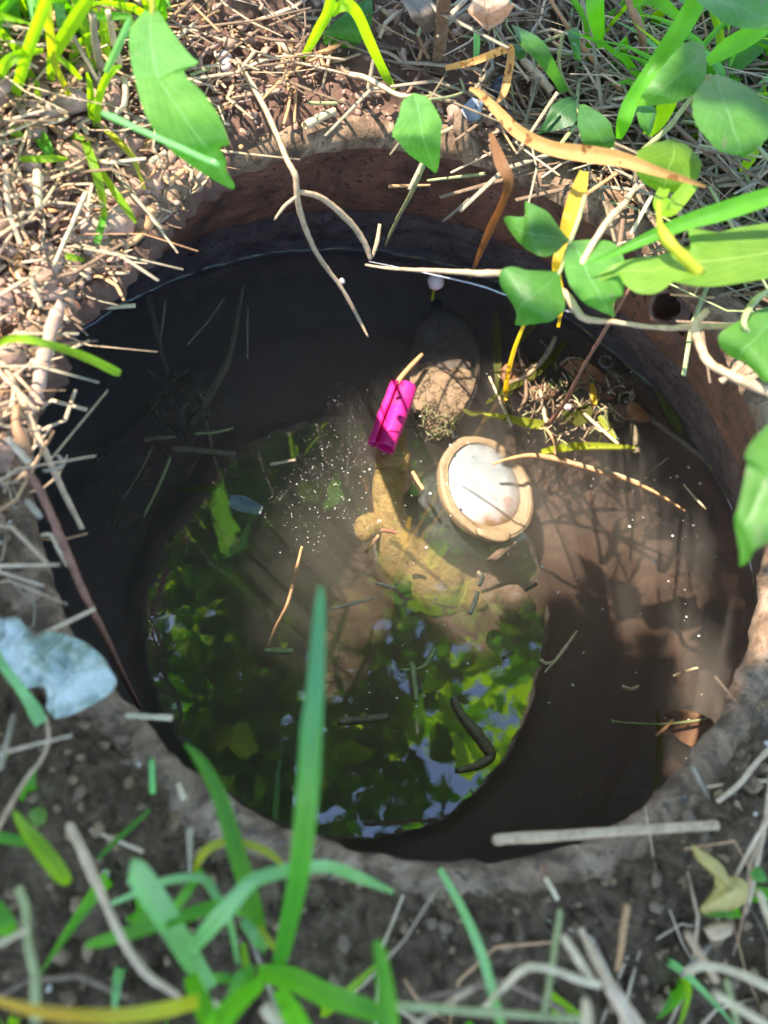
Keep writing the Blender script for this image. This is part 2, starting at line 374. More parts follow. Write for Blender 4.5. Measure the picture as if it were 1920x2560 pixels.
def leaf(name, f, rows, zs, m, parent=None, sub=5, fold=.25, curl=.0, serr=0.0, nser=14, bend=0.0):
    """rows: (Lx,Ly,Mx,My,Rx,Ry) from base to tip; zs: heights at base, middle, tip"""
    rr = catmull(rows, sub); n = len(rr); V, Fc, UV = [], [], []; W = 4; cols = 2*W+1
    for i, q in enumerate(rr):
        v = i/(n-1)
        z = zs[0]*(1-v)*(1-2*v)+4*zs[1]*v*(1-v)+zs[2]*v*(2*v-1)
        Lv, Mv, Rv = P(f, q[0], q[1], z), P(f, q[2], q[3], z), P(f, q[4], q[5], z)
        ser = 1+serr*(((v*nser) % 1)-.6)
        for k in range(cols):
            u = (k-W)/W
            e = (Lv if u < 0 else Rv)
            d = e-Mv; a = abs(u)
            p = Mv+d*a*(ser if a > .9 else 1)
            hz = d.length*(fold*a*.6-fold*a*a*.55)+d.length*curl*a*a
            p += Vector((0, 0, 1))*(hz+.0006*nz(v*7+u*3, u*4, i*.1))+(CC*R-p).normalized()*(bend*d.length*math.sin(u*3))
            V.append(p); UV.append((u*.5+.5, v))
    for i in range(n-1):
        for k in range(cols-1):
            a = i*cols+k; Fc.append((a, a+1, a+cols+1, a+cols))
    return mesh_obj(name, V, Fc, m, parent, UV)
def slab(name, f, outline, z, nrm, m, parent=None, thick=.003, dome=.0, rough=.0, rings=5, sub=4, freq=60, anchor=None):
    """a plate or flake that follows an outline on a tilted plane: domed, uneven and with thickness"""
    nrm = nrm.normalized(); cx = sum(p[0] for p in outline)/len(outline); cy = sum(p[1] for p in outline)/len(outline)
    p0 = P(f, *(anchor or (cx, cy)), z)
    ol = [tuple(PP(f, x, y, p0, nrm)) for x, y in outline]
    ol = [Vector(q) for q in catmull(ol+[ol[0]], sub)[:-1]]
    ctr = sum(ol, Vector())/len(ol); N = len(ol); V, Fc = [], []
    sd = random.random()*30
    for k in range(1, rings+1):
        t = k/rings
        for q in ol:
            p = ctr.lerp(q, t)
            h = dome*(1-t*t)+rough*noise.noise(p*freq+Vector((sd, 0, 0)))
            V.append(p+nrm*h)
    ci = len(V); V.append(ctr+nrm*(dome+rough*noise.noise(ctr*freq)))
    for i in range(N): Fc.append((ci, i, (i+1) % N))
    for k in range(rings-1):
        for i in range(N):
            a = k*N+i; b = k*N+(i+1) % N; Fc.append((a, a+N, b+N, b))
    top = (rings-1)*N; b0 = len(V)
    for i in range(N): V.append(V[top+i]-nrm*thick)
    bc = len(V); V.append(V[ci]-nrm*thick)
    for i in range(N):
        j = (i+1) % N; Fc.append((top+i, b0+i, b0+j, top+j)); Fc.append((bc, b0+j, b0+i))
    o = mesh_obj(name, V, Fc, m, parent)
    bm = bmesh.new(); bm.from_mesh(o.data); bmesh.ops.recalc_face_normals(bm, faces=bm.faces); bm.to_mesh(o.data); bm.free()
    for p in o.data.polygons: p.use_smooth = True
    return o
def ball(name, f, X, Y, z, rpx, m, parent=None, squash=(1, 1, 1), rough=.08):
    c = P(f, X, Y, z); r = wid(c, rpx); bm = bmesh.new(); bmesh.ops.create_icosphere(bm, subdivisions=3, radius=r)
    sd = random.random()*20
    V = [c+Vector((v.co.x*squash[0], v.co.y*squash[1], v.co.z*squash[2]))*(1+rough*noise.noise(v.co/r*1.6+Vector((sd, 0, 0)))) for v in bm.verts]
    Fc = [tuple(v.index for v in fc.verts) for fc in bm.faces]; bm.free()
    return mesh_obj(name, V, Fc, m, parent)

# ------------------------------------------------------------------ the setting: soil, pit, water
RT = [(-180, .97), (-159, .96), (-146, .97), (-133, .965), (-119, .985), (-98, 1.01), (-73, 1.03), (-49, 1.0), (-37, .98), (-24, .96), (0, 1.0), (30, 1.03), (57, 1.03), (77, 1.06), (95, 1.07), (118, 1.03), (145, .97), (180, .97)]
def rim_r(a):
    d = (math.degrees(a)+180) % 360-180
    for (a0, r0), (a1, r1) in zip(RT, RT[1:]):
        if a0 <= d <= a1:
            t = (d-a0)/(a1-a0); t = t*t*(3-2*t)
            return r0+(r1-r0)*t
    return 1
def gz(x, y):
    r = math.hypot(x, y); a = math.atan2(y, x)
    h = .035*nz(x*3, y*3)+.022*nz(x*9, y*9, 3)+.012*nz(x*22, y*22, 5)+.012*nz(x*36, y*36, 9)+.010*nz(x*75, y*75, 4)*(r < 2.8)
    left = max(0, math.cos(a-math.radians(155)))
    h += .22*left*min(1, max(0, (r-1.0)/.5))-.02
    back = max(0, math.cos(a-math.radians(75)))
    h += .10*back*min(1, max(0, (r-1.15)/.8))
    front = max(0, -math.sin(a)); h += front*(.05*min(1, max(0, (r-1.03)/.06))-.05*min(1, max(0, (r-1.15)/.5)))*(1-min(1, max(0, (r-2)/3)))
    return h
def ground_in(a):
    d = (math.degrees(a)+360) % 360
    def win(c, w_): 
        e = abs((d-c+180) % 360-180)/w_; return max(0, 1-e*e)
    return rim_r(a)+.04-.09*win(150, 38)-.02*win(60, 30)+.05*nz(math.cos(a)*5, math.sin(a)*5)+.03*nz(math.cos(a)*25, math.sin(a)*25)
def build_ground():
    NA = 640; radii = [0, .012, .03]; r = .03
    while r < 1.35: r += .0105; radii.append(r)
    while r < 400: r *= 1.22; radii.append(r)
    V, Fc = [], []
    for j in range(NA):       # skirt under the inner edge
        a = 2*math.pi*j/NA; g = ground_in(a)+.05; V.append(Vector((g*math.cos(a), g*math.sin(a), -.12))*R)
    for k, dr in enumerate(radii):
        for j in range(NA):
            a = 2*math.pi*j/NA; q = ground_in(a)+dr; x, y = q*math.cos(a), q*math.sin(a)
            z = gz(x, y) if dr < 4 else gz(x, y)*.5
            if dr < .05: z += .012-.03*(1-dr/.05)**2+(.03 if k else -.0)*0
            if k == 0: z -= .03
            V.append(Vector((x, y, z))*R)
    for k in range(len(radii)):
        for j in range(NA):
            a = k*NA+j; b = k*NA+(j+1) % NA; Fc.append((a, a+NA, b+NA, b))
    o = mesh_obj('ground', V, Fc, soil); tag(o, kind='structure'); return o
build_ground()

pit = empty('meter_pit', Vector((0, 0, -1.45*R)), 'round buried meter pit with a rusty flared wall, half full of dark water', 'meter pit')
def ring_surface(name, prof, m, NA=260, rough=.006, hole=None, seed=0, parent=pit, edge=None):
    """prof: (radius offset over rim_r, z); the ring turned round the pit axis"""
    V, Fc = [], []; n = len(prof)
    for i, (dr, z) in enumerate(prof):
        for j in range(NA):
            a = 2*math.pi*j/NA; blend = max(0, 1+z*1.1)
            base = 1+(rim_r(a)-1)*blend
            q = base+dr+back_in(a, z)+rough*nz(math.cos(a)*14+seed, math.sin(a)*14, z*14)+rough*.6*nz(math.cos(a)*40, math.sin(a)*40+seed, z*40)
            zz = z
            if edge and i in edge: zz += .02*nz(math.cos(a)*9+seed, math.sin(a)*9)
            V.append(Vector((q*math.cos(a), q*math.sin(a), zz))*R)
    skip = set()
    if hole: (j0, j1, i0, i1) = hole; skip = {(i, j) for i in range(i0, i1) for j in range(j0, j1)}
    for i in range(n-1):
        for j in range(NA):
            if (i, j) in skip: continue
            a = i*NA+j; b = i*NA+(j+1) % NA; Fc.append((a, a+NA, b+NA, b))
    if hole:                  # a drilled round hole: square gap lofted to a circle, then a bore going back into the wall
        loop = [(i0, j) for j in range(j0, j1)]+[(i, j1) for i in range(i0, i1)]+[(i1, j) for j in range(j1, j0, -1)]+[(i, j0) for i in range(i1, i0, -1)]
        idx = [i*NA+j for i, j in loop]; pts = [V[k] for k in idx]; ctr = sum(pts, Vector())/len(pts)
        out = Vector((ctr.x, ctr.y, 0)).normalized(); nrm = (out*.45-(CC*R-ctr).normalized()*.8).normalized()
        ax1 = up.cross(nrm).normalized(); ax2 = nrm.cross(ax1).normalized(); ctr = ctr-nrm*.03*R
        rad = wid(ctr, 33); prev = idx; nmain = len(Fc)
        angs = [math.atan2((p-ctr).dot(ax2), (p-ctr).dot(ax1)) for p in pts]
        for rr, back in ((rad*1.55, .004), (rad*1.15, -.006), (rad*1.03, -.004), (rad, .006), (rad*.97, .03), (rad*.95, .22)):
            cur = []
            for t in angs:
                e = rr*(1+.05*math.sin(3*t)+.03*math.sin(7*t))
                V.append(ctr+(ax1*math.cos(t)+ax2*math.sin(t))*e+nrm*back*R); cur.append(len(V)-1)
            L = len(cur)
            for k in range(L): Fc.append((prev[k], prev[(k+1) % L], cur[(k+1) % L], cur[k]))
            prev = cur
        Fc.append(tuple(prev))
    return mesh_obj(name, V, Fc, m, parent)
K = .56
def back_in(a, z): return -.10*max(0, math.cos(a-math.radians(92)))*min(1, max(0, (-z-.1)/.8))
ring_surface('rim', [(.14, -.10), (.135, -.02), (.11, .006), (.06, .012), (.025, .006), (.008, -.008), (.0, -.03), (.008, -.06)], rim_m, rough=.012)
prof = [(.01+K*t, -t) for t in [x*.02+.02 for x in range(25)]]
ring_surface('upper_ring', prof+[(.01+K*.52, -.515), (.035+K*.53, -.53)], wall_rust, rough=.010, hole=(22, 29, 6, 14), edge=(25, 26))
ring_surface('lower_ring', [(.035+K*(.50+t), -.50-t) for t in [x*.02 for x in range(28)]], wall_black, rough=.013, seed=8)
ring_surface('footing', [(.045+K*1.02, -1.0), (.06+K*1.04, -1.1), (.08+K*1.05, -1.2), (.1+K*1.05, -1.32), (.1+K*1.04, -1.75)], under_m, rough=.03, seed=3)
def floor():
    V, Fc = [], []; NA = 90; RS = [0.03]+[.06*k for k in range(1, 31)]
    for q in RS:
        for j in range(NA):
            a = 2*math.pi*j/NA; x, y = q*math.cos(a), q*math.sin(a)
            z = -1.57+.05*nz(x*2.2, y*2.2)+.025*nz(x*7, y*7)+.10*max(0, q-1.15)
            if x > .35 and q < 1.6: z += .16*min(1, (x-.35)/.6)
            V.append(Vector((x, y, z))*R)
    for k in range(len(RS)-1):
        for j in range(NA):
            a = k*NA+j; b = k*NA+(j+1) % NA; Fc.append((a, a+NA, b+NA, b))
    Fc.append(tuple(range(NA))); o = mesh_obj('mud_bed', V, Fc, mudm); tag(o, kind='structure')
floor()
def wall_w(a):                # radius of the lower ring at the waterline
    z = ZW; blend = max(0, 1+z*1.1); base = 1+(rim_r(a)-1)*blend; i = (-z-.50)
    return base+back_in(a, z)+.035+K*i+K*.5+.013*nz(math.cos(a)*14+8, math.sin(a)*14, z*14)+.013*.6*nz(math.cos(a)*40, math.sin(a)*40+8, z*40)
def water():
    V, Fc = [], []; NA = 260; rs = [.15, .35, .55, .75, .9, .97]; V.append(Vector((0, 0, ZW))*R)
    rings = []
    for t in rs: rings.append([(t, 0, 0)]*NA)
    tail = [(-.03, 0), (-.014, .0006), (-.008, .002), (-.004, .0045), (-.001, .008), (.01, .010)]
    allr = [('t', t) for t in rs]+[('d', d) for d in tail]+[('o', None), ('b', None)]
    for kind, d in allr:
        for j in range(NA):
            a = 2*math.pi*j/NA; q = wall_w(a); z = ZW
            if kind == 't': q *= d
            elif kind == 'd': q += d[0]; z += d[1]
            else:
                q += .12; z = ZW+.010 if kind == 'o' else -1.9
            V.append(Vector((q*math.cos(a), q*math.sin(a), z))*R)
    for j in range(NA): Fc.append((0, 1+j, 1+(j+1) % NA))
    for k in range(len(allr)-1):
        for j in range(NA):
            a = 1+k*NA+j; b = 1+k*NA+(j+1) % NA; Fc.append((a, a+NA, b+NA, b))
    Fc.append(tuple(1+(len(allr)-1)*NA+j for j in range(NA))[::-1])
    o = mesh_obj('water', V, Fc, water_m); tag(o, kind='structure')
    bm = bmesh.new(); bm.from_mesh(o.data); bmesh.ops.recalc_face_normals(bm, faces=bm.faces); bm.to_mesh(o.data); bm.free()
water()

# ------------------------------------------------------------------ water meter
nF = (NCAM*.82+imgdir(.80, -.60)*.57).normalized()          # the way the dial faces
ctr = P('P', 1222, 1217, -1.03)
meter = empty('water_meter', ctr-nF*.2*R, 'round dark water meter with a cloudy pale dial, under water in the pit', 'water meter')
e1 = nF.orthogonal().normalized(); e2 = nF.cross(e1)
RD = .234*R
def lathe(name, prof, m, parent, c, n, NA=64, sx=1.0, rough=0.0):
    a1 = n.orthogonal().normalized(); a2 = n.cross(a1); V, Fc = [], []
    for i, (r, h) in enumerate(prof):
        for j in range(NA):
            a = 2*math.pi*j/NA
            rr = r*(1+rough*nz(math.cos(a)*3, math.sin(a)*3, i*.3))
            V.append(c+(a1*math.cos(a)+a2*math.sin(a))*rr+n*h)
    for i in range(len(prof)-1):
        for j in range(NA):
            a = i*NA+j; b = i*NA+(j+1) % NA; Fc.append((a, b, b+NA, a+NA))
    Fc.append(tuple((len(prof)-1)*NA+j for j in range(NA)))
    o = mesh_obj(name, V, Fc, m, parent); return o
nB = (NCAM*.86+imgdir(.40, -.43)*.6).normalized()
lathe('body', [(.195*R, -.40*R), (.222*R, -.38*R), (.226*R, -.2*R), (.222*R, -.06*R), (.205*R, -.02*R), (.17*R, -.01*R)], blackm, meter, ctr-nF*.095*R+imgdir(-.045, .04)*R, nB, rough=.02)
lathe('register_ring', [(RD*.97, -.05*R), (RD*1.01, -.022*R), (RD*1.02, -.008*R), (RD*1.0, -.001*R), (RD*.94, .001*R), (RD*.88, .0005*R), (RD*.865, -.004*R), (RD*.85, -.012*R), (RD*.84, -.03*R)], ringm, meter, ctr, nF, rough=.035)
lathe('ring_lip', [(RD*.93, -.01*R), (RD*.925, .004*R), (RD*.905, .006*R), (RD*.895, -.001*R), (RD*.89, -.01*R)], ringm, meter, ctr+imgdir(.004, .006)*R, nF, rough=.02)
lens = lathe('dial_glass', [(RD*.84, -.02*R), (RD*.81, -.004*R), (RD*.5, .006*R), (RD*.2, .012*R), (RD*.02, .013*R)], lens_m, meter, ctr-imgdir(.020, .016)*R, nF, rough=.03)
slab('flap', 'B', [(925, 470), (1135, 500), (1140, 550), (1060, 560), (950, 520)], -.99, nF, ringm, meter, thick=.004, dome=.0012, rough=.0005)
slab('lug', 'B', [(1005, 680), (1080, 610), (1200, 560), (1120, 640), (1060, 690)], -1.06, nF, dead_pale, meter, thick=.006, dome=.002, rough=.001)
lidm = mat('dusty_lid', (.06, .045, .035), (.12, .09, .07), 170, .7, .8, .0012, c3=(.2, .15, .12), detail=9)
lidn = (up*.85+NCAM*.3+imgdir(-.12, 0)).normalized()
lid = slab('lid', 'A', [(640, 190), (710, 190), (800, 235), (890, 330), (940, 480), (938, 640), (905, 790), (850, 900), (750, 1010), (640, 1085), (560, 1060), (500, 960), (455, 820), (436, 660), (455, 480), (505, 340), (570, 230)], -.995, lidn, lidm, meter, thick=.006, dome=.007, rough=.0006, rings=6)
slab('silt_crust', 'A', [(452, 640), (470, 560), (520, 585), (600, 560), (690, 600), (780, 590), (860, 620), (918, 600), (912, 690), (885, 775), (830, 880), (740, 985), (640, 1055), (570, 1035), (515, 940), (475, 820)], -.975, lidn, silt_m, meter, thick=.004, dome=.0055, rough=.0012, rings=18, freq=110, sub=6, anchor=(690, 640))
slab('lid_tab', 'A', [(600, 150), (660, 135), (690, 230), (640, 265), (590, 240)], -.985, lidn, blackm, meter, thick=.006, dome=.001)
tube('hinge', 'A', [(720, 1000, -1.02, 22), (745, 1050, -1.0, 26), (770, 1100, -1.0, 24)], blackm, meter)

# silted brass pipe with its side knob
bp = empty('brass_pipe', P('B', 420, 560, -1.3), 'curved brass pipe coated in yellow silt beside the water meter', 'pipe')
tube('bend', 'B', [(365, -180, -1.05, 48), (340, -40, -1.06, 72), (320, 100, -1.08, 78), (310, 230, -1.12, 74), (320, 370, -1.16, 80), (370, 520, -1.24, 112), (440, 660, -1.33, 138), (560, 790, -1.42, 158), (700, 850, -1.53, 160), (850, 870, -1.56, 146), (960, 860, -1.58, 110)], brass, bp, n=12, sides=32, rough=.16)
tube('knob', 'B', [(290, 440, -1.19, 60), (200, 450, -1.18, 62), (150, 470, -1.17, 66), (115, 480, -1.165, 58), (95, 485, -1.16, 26)], brass, bp, n=6, sides=16, rough=.1)
tube('collar', 'B', [(345, -60, -1.01, 82), (335, 0, -1.01, 88), (322, 70, -1.02, 84)], brass, bp, n=5, sides=22, rough=.18)

# pink plastic curled into a double roll
def pink_roll():
    t0, t1 = P('A', 445, 735, ZW+.055), P('A', 285, 1165, ZW+.05)
    ax = (t1-t0).normalized(); rt = wid(t0, 23)
    view = (CC*R-t0).normalized(); s = ax.cross(view).normalized(); n2 = s.cross(ax).normalized()
    if s.dot(CR) < 0: s = -s
    prof = []
    c1 = (0, 0); N1 = 30
    for k in range(N1+1):     # main roll, open on the left
        a = math.radians(215-k*395/N1); prof.append((rt*math.cos(a)*(1-.004*k), rt*math.sin(a)*(1-.004*k)))
    left = []
    r2 = rt*.46; cx, cy = -rt*1.42, -rt*.12
    for k in range(20):       # small roll beside it, on the same sheet
        a = math.radians(-300+k*320/19); left.append((cx+r2*math.cos(a), cy+r2*math.sin(a)))
    full = left+prof
    V, Fc = [], []; M = 24
    for i in range(M+1):
        t = i/M
        for k, (a, b) in enumerate(full):
            e = 1+.05*nz(t*4, k*.2)+(.08*math.sin(t*3.1))
            cut = (.035*nz(k*.25, 3.1)) if i in (0, M) else 0
            p = t0.lerp(t1, t+cut)+s*a*e+n2*b*e
            V.append(p)
    W = len(full)
    for i in range(M):
        for k in range(W-1):
            q = i*W+k; Fc.append((q, q+1, q+W+1, q+W))
    o = mesh_obj('pink_wrapper', V, Fc, pink)
    o.data.update()
    sm = o.modifiers.new('thickness', 'SOLIDIFY'); sm.thickness = .0006; sm.offset = 0
    tag(o, 'bright pink plastic curled into a double roll, floating beside the muddy lid', 'plastic scrap')
pink_roll()

# ------------------------------------------------------------------ individual leaves, twigs, straws
WF = ZW+.012
def T(name, label, cat, f, pts, m, group=None, **k):
    return tag(tube(name, f, pts, m, **k), label, cat, group)
def B(name, label, cat, f, pts, m, group=None, **k):
    return tag(blade(name, f, pts, m, **k), label, cat, group)
def S(name, label, cat, f, ol, z, n, m, group=None, **k):
    return tag(slab(name, f, ol, z, n, m, **k), label, cat, group)
def seg(x0, y0, x1, y1, z0, z1, w0, w1=None, bow=0):
    w1 = w0 if w1 is None else w1
    mx, my = (x0+x1)/2-(y1-y0)*bow, (y0+y1)/2+(x1-x0)*bow
    return [(x0, y0, z0, w0*.8), (x0*.95+x1*.05, y0*.95+y1*.05, z0, w0), (mx, my, (z0+z1)/2, (w0+w1)/2), (x1, y1, z1, w1)]

# big broad leaf at the top left
pl = empty('broad_leaf_plant', P('c', 1060, -60, .2), 'large notched green leaf hanging from a stem over the left back edge of the pit', 'plant')
leaf('leaf', 'c', [(1000, 75, 1050, 70, 1100, 80), (905, 190, 1040, 170, 1150, 160), (893, 330, 1050, 330, 1240, 290), (915, 480, 1075, 480, 1330, 400), (930, 540, 1095, 540, 1368, 440), (940, 580, 1105, 560, 1270, 505), (985, 740, 1190, 690, 1400, 640), (1040, 860, 1270, 810, 1500, 780), (1110, 960, 1350, 920, 1555, 900), (1200, 1060, 1430, 1020, 1585, 1000), (1240, 1090, 1450, 1050, 1525, 1015), (1330, 1155, 1500, 1120, 1560, 1110), (1450, 1230, 1545, 1210, 1565, 1180), (1560, 1290, 1600, 1290, 1620, 1270), (1612, 1308, 1615, 1310, 1620, 1308)], (.42, .46, .16), leaf_green, pl, sub=4, fold=.3)
tube('stem', 'c', [(1045, -200, .3, 13), (1050, -60, .4, 16), (1055, 40, .42, 18), (1050, 110, .43, 12)], blade_ygreen, pl)
# small hanging serrated leaf with its runner
rn = empty('runner_vine', P('e', 380, 330, .06), 'thin runner vine holding one small serrated leaf above the back rim', 'vine')
leaf('leaf', 'e', [(930, 630, 945, 625, 965, 625), (870, 680, 970, 690, 1050, 660), (845, 780, 990, 790, 1110, 760), (805, 900, 1005, 890, 1135, 830), (845, 965, 1020, 950, 1132, 930), (920, 1040, 1045, 1020, 1125, 1020), (1010, 1100, 1070, 1090, 1118, 1090), (1085, 1155, 1092, 1160, 1105, 1150)], (.28, .3, .16), leaf_green, rn, sub=6, fold=.5, serr=.09, nser=22)
tube('stem', 'e', [(385, 330, .06, 10), (440, 420, .06, 12), (500, 490, .07, 13), (620, 520, .14, 14), (740, 580, .2, 12), (850, 640, .26, 11), (940, 640, .28, 9)], straw, rn)
tube('tendril', 'e', [(1050, 665, .27, 6), (1180, 650, .22, 7), (1280, 610, .16, 7), (1260, 530, .1, 7)], straw_green, rn)
# round leaf behind arching blade
rl = empty('seedling', P('e', 400, 320, .03), 'rounded bluish green leaf lying behind the arching lime blade at the back', 'plant')
leaf('leaf', 'e', [(650, -10, 660, -10, 670, 0), (560, 30, 600, 60, 672, 90), (460, 110, 545, 150, 665, 170), (350, 215, 480, 230, 620, 250), (345, 285, 430, 285, 560, 310), (380, 320, 410, 325, 450, 333)], (.2, .16, .06), leaf_mid, rl, sub=6, fold=.3, serr=.06, nser=18)
# lime arching blade
ab = empty('arching_grass', P('e', 180, 430, 0), 'pair of lime green grass blades arching over the soil behind the pit', 'grass')
blade('blade', 'e', [(175, 430, .03, 8), (240, 330, .15, 18), (310, 200, .28, 24), (370, 90, .36, 25), (400, -40, .42, 24), (420, -120, .45, 20)], blade_lime, ab)
blade('blade', 'e', [(400, 90, .33, 18), (450, 45, .38, 24), (520, 40, .38, 27), (580, 110, .34, 26), (650, 270, .26, 25), (710, 400, .18, 22), (770, 520, .12, 20), (825, 595, .1, 6)], blade_lime, ab)
# small leaf corner near straw
T('bean_seed', 'pale pinkish split seed head on the soil below the large notched leaf', 'seed', 'c', [(1550, 365, .1, 34), (1550, 390, .1, 42), (1556, 440, .1, 44), (1560, 490, .1, 24)], bead, n=5, sides=12, rough=.1)
hl = leaf('torn_leaf', 'c', [(1500, 185, 1510, 180, 1520, 180), (1495, 215, 1540, 210, 1580, 215), (1500, 270, 1570, 270, 1630, 265), (1520, 320, 1590, 330, 1655, 330), (1540, 360, 1595, 350, 1650, 340)], (.12, .12, .1), leaf_yellow, sub=4)
tag(hl, 'small torn leaf half green and half lit yellow behind the seed head', 'leaf')
B('fallen_bark', 'curved strip of reddish brown bark beside the large notched leaf', 'bark', 'c', [(1270, 370, .06, 16), (1420, 330, .08, 22), (1560, 290, .09, 20), (1680, 215, .08, 12)], twig_orange, fold=.6)

# the plants at the right
tp = empty('trifoliate_seedling', P('d', 500, 300, 0), 'seedling with three smooth green leaves hanging over the right back of the pit', 'plant')
leaf('leaf', 'd', [(510, 268, 512, 275, 505, 290), (450, 200, 470, 265, 480, 310), (390, 120, 400, 255, 440, 350), (330, 85, 330, 248, 385, 372), (285, 65, 290, 240, 330, 365), (255, 62, 262, 235, 290, 345), (262, 138, 240, 228, 250, 320), (170, 140, 190, 205, 215, 280), (132, 150, 140, 170, 150, 190)], (.34, .36, .26), leaf_green, tp, sub=5, fold=.25)
leaf('leaf', 'd', [(530, 280, 540, 285, 550, 280), (490, 350, 560, 330, 660, 275), (485, 430, 590, 400, 760, 290), (505, 510, 620, 470, 820, 360), (530, 560, 650, 530, 832, 430), (580, 620, 685, 590, 826, 510), (600, 640, 700, 620, 825, 590), (640, 660, 720, 650, 790, 615), (720, 700, 745, 695, 770, 650), (765, 722, 770, 724, 778, 715)], (.34, .38, .3), leaf_green, tp, sub=4, fold=.25)
leaf('leaf', 'd', [(440, 455, 455, 470, 462, 490), (360, 455, 400, 520, 470, 540), (270, 452, 340, 570, 485, 610), (190, 430, 290, 610, 485, 680), (125, 450, 250, 640, 440, 725), (110, 500, 230, 665, 400, 750), (125, 560, 220, 690, 345, 755), (175, 610, 215, 715, 290, 765), (210, 690, 220, 740, 250, 770), (200, 760, 205, 765, 215, 768)], (.33, .3, .2), leaf_mid, tp, sub=4, fold=.2)
tube('stem', 'd', [(605, 20, .36, 11), (570, 150, .35, 12), (530, 260, .34, 12), (490, 370, .34, 11), (455, 470, .33, 9), (370, 580, .27, 8), (260, 740, .2, 9)], straw_green, tp)
B('yellow_grass', 'broad yellow withered blade hanging down behind the trifoliate seedling', 'grass', 'd', [(600, -120, .3, 22), (560, 20, .3, 42), (520, 150, .29, 40), (480, 300, .24, 30), (440, 430, .2, 22), (470, 620, .0, 14), (450, 780, -.3, 8)], blade_yellow, fold=.3)
B('drooping_yellow_grass', 'thin yellow stalk curving down from the seedling into the floating debris', 'grass', 'd', [(255, 760, .2, 8), (200, 900, -.25, 11), (165, 1030, -.6, 12), (148, 1140, -.88, 12), (150, 1200, -.905, 8)], blade_yellow, fold=.5)
# amber long dead blade
B('amber_grass', 'long amber dead grass blade spotted brown, slanting across the upper right', 'grass', 'b', [(-60, 510, .3, 8), (0, 540, .31, 16), (110, 650, .33, 24), (220, 760, .35, 29), (400, 850, .38, 32), (640, 890, .42, 38), (820, 920, .45, 33), (1000, 980, .47, 22), (1180, 1035, .48, 14), (1300, 1075, .48, 5)], blade_amber, fold=.45)
B('folded_amber_grass', 'short amber blade bent double at the back rim under the long amber one', 'grass', 'e', [(1160, 455, .14, 12), (1350, 410, .2, 16), (1560, 330, .26, 18), (1600, 350, .27, 18), (1580, 500, .26, 20), (1550, 620, .24, 18), (1500, 690, .22, 5)], blade_amber, n=5)
B('withered_brown_grass', 'dark brown withered blade hanging into the back of the pit', 'grass', 'd', [(60, -340, .3, 10), (120, -170, .3, 30), (165, -60, .28, 24), (130, 60, .2, 18), (60, 210, .05, 20), (0, 350, -.1, 14), (-60, 500, -.3, 5)], blade_brown)
# serrated leafy shoots at top right
sh = empty('nettle_shoot', P('b', 1320, 420, .1), 'leafy shoot of large serrated green leaves at the upper right corner', 'plant')
leaf('leaf', 'b', [(1270, 250, 1285, 255, 1295, 275), (1200, 240, 1260, 330, 1305, 380), (1120, 300, 1180, 400, 1290, 470), (1040, 400, 1100, 470, 1240, 540), (980, 480, 1030, 530, 1150, 585), (920, 560, 970, 570, 1050, 605), (895, 600, 900, 605, 915, 610)], (.5, .52, .44), leaf_green, sh, sub=5, serr=.05, nser=12)
leaf('leaf', 'b', [(1350, 430, 1360, 425, 1380, 430), (1260, 500, 1380, 500, 1480, 470), (1220, 590, 1400, 570, 1570, 520), (1230, 690, 1430, 650, 1670, 620), (1270, 760, 1450, 720, 1700, 700), (1330, 830, 1480, 800, 1660, 790), (1400, 880, 1500, 860, 1600, 850), (1510, 905, 1515, 910, 1525, 905)], (.5, .55, .5), leaf_green, sh, sub=5, serr=.05, nser=12)
leaf('leaf', 'b', [(1100, 800, 1110, 800, 1125, 805), (1000, 830, 1120, 860, 1210, 850), (910, 870, 1110, 920, 1275, 930), (890, 940, 1090, 960, 1270, 990), (900, 1000, 1080, 1010, 1230, 1060), (950, 1060, 1060, 1080, 1160, 1100), (1030, 1110, 1050, 1115, 1070, 1115)], (.4, .4, .32), leaf_yellow, sh, sub=5, serr=.06, nser=14)
leaf('leaf', 'b', [(880, 590, 900, 590, 930, 590), (900, 650, 960, 660, 1010, 620), (920, 720, 970, 730, 1010, 680), (960, 780, 970, 785, 985, 770)], (.34, .34, .3), leaf_mid, sh, sub=5)
tube('stem', 'b', [(1330, 430, .5, 10), (1260, 520, .46, 11), (1180, 610, .42, 12), (1090, 730, .38, 13), (980, 830, .34, 14), (940, 860, .3, 12)], straw_green, sh)
big = leaf('overhanging_leaf', 'b', [(1200, -120, 1250, -150, 1300, -170), (1230, -20, 1330, -60, 1420, -120), (1310, 60, 1450, 10, 1560, -80), (1400, 130, 1560, 70, 1680, -20), (1520, 165, 1650, 110, 1760, 40), (1660, 170, 1740, 140, 1800, 100)], (.6, .63, .6), leaf_green, sub=5)
tag(big, 'large blurred green leaf cut off by the top right corner', 'leaf')
B('wide_reed', 'wide green blade with a yellowed lower end running down from the top right', 'grass', 'b', [(1330, -150, .6, 44), (1220, 60, .54, 50), (1080, 280, .47, 47), (960, 450, .42, 40), (870, 590, .36, 38), (830, 700, .32, 36), (800, 800, .26, 14)], blade_green, fold=.3)
B('wide_reed', 'wide pale green blade in the top right corner under the blurred leaf', 'grass', 'b', [(1700, 100, .55, 40), (1560, 200, .5, 46), (1420, 280, .46, 44), (1310, 360, .42, 20)], blade_green, fold=.3)
B('reed', 'upright dark green blade against the dead stems at the top', 'grass', 'b', [(660, -120, .4, 44), (665, 60, .34, 42), (685, 200, .25, 26), (690, 280, .2, 8)], blade_green)
B('reed', 'dark green blade in the shade at the right edge below the pale wide blade', 'grass', 'b', [(1700, 200, .2, 20), (1560, 300, .18, 40), (1400, 420, .14, 44), (1360, 520, .1, 20)], blade_green)
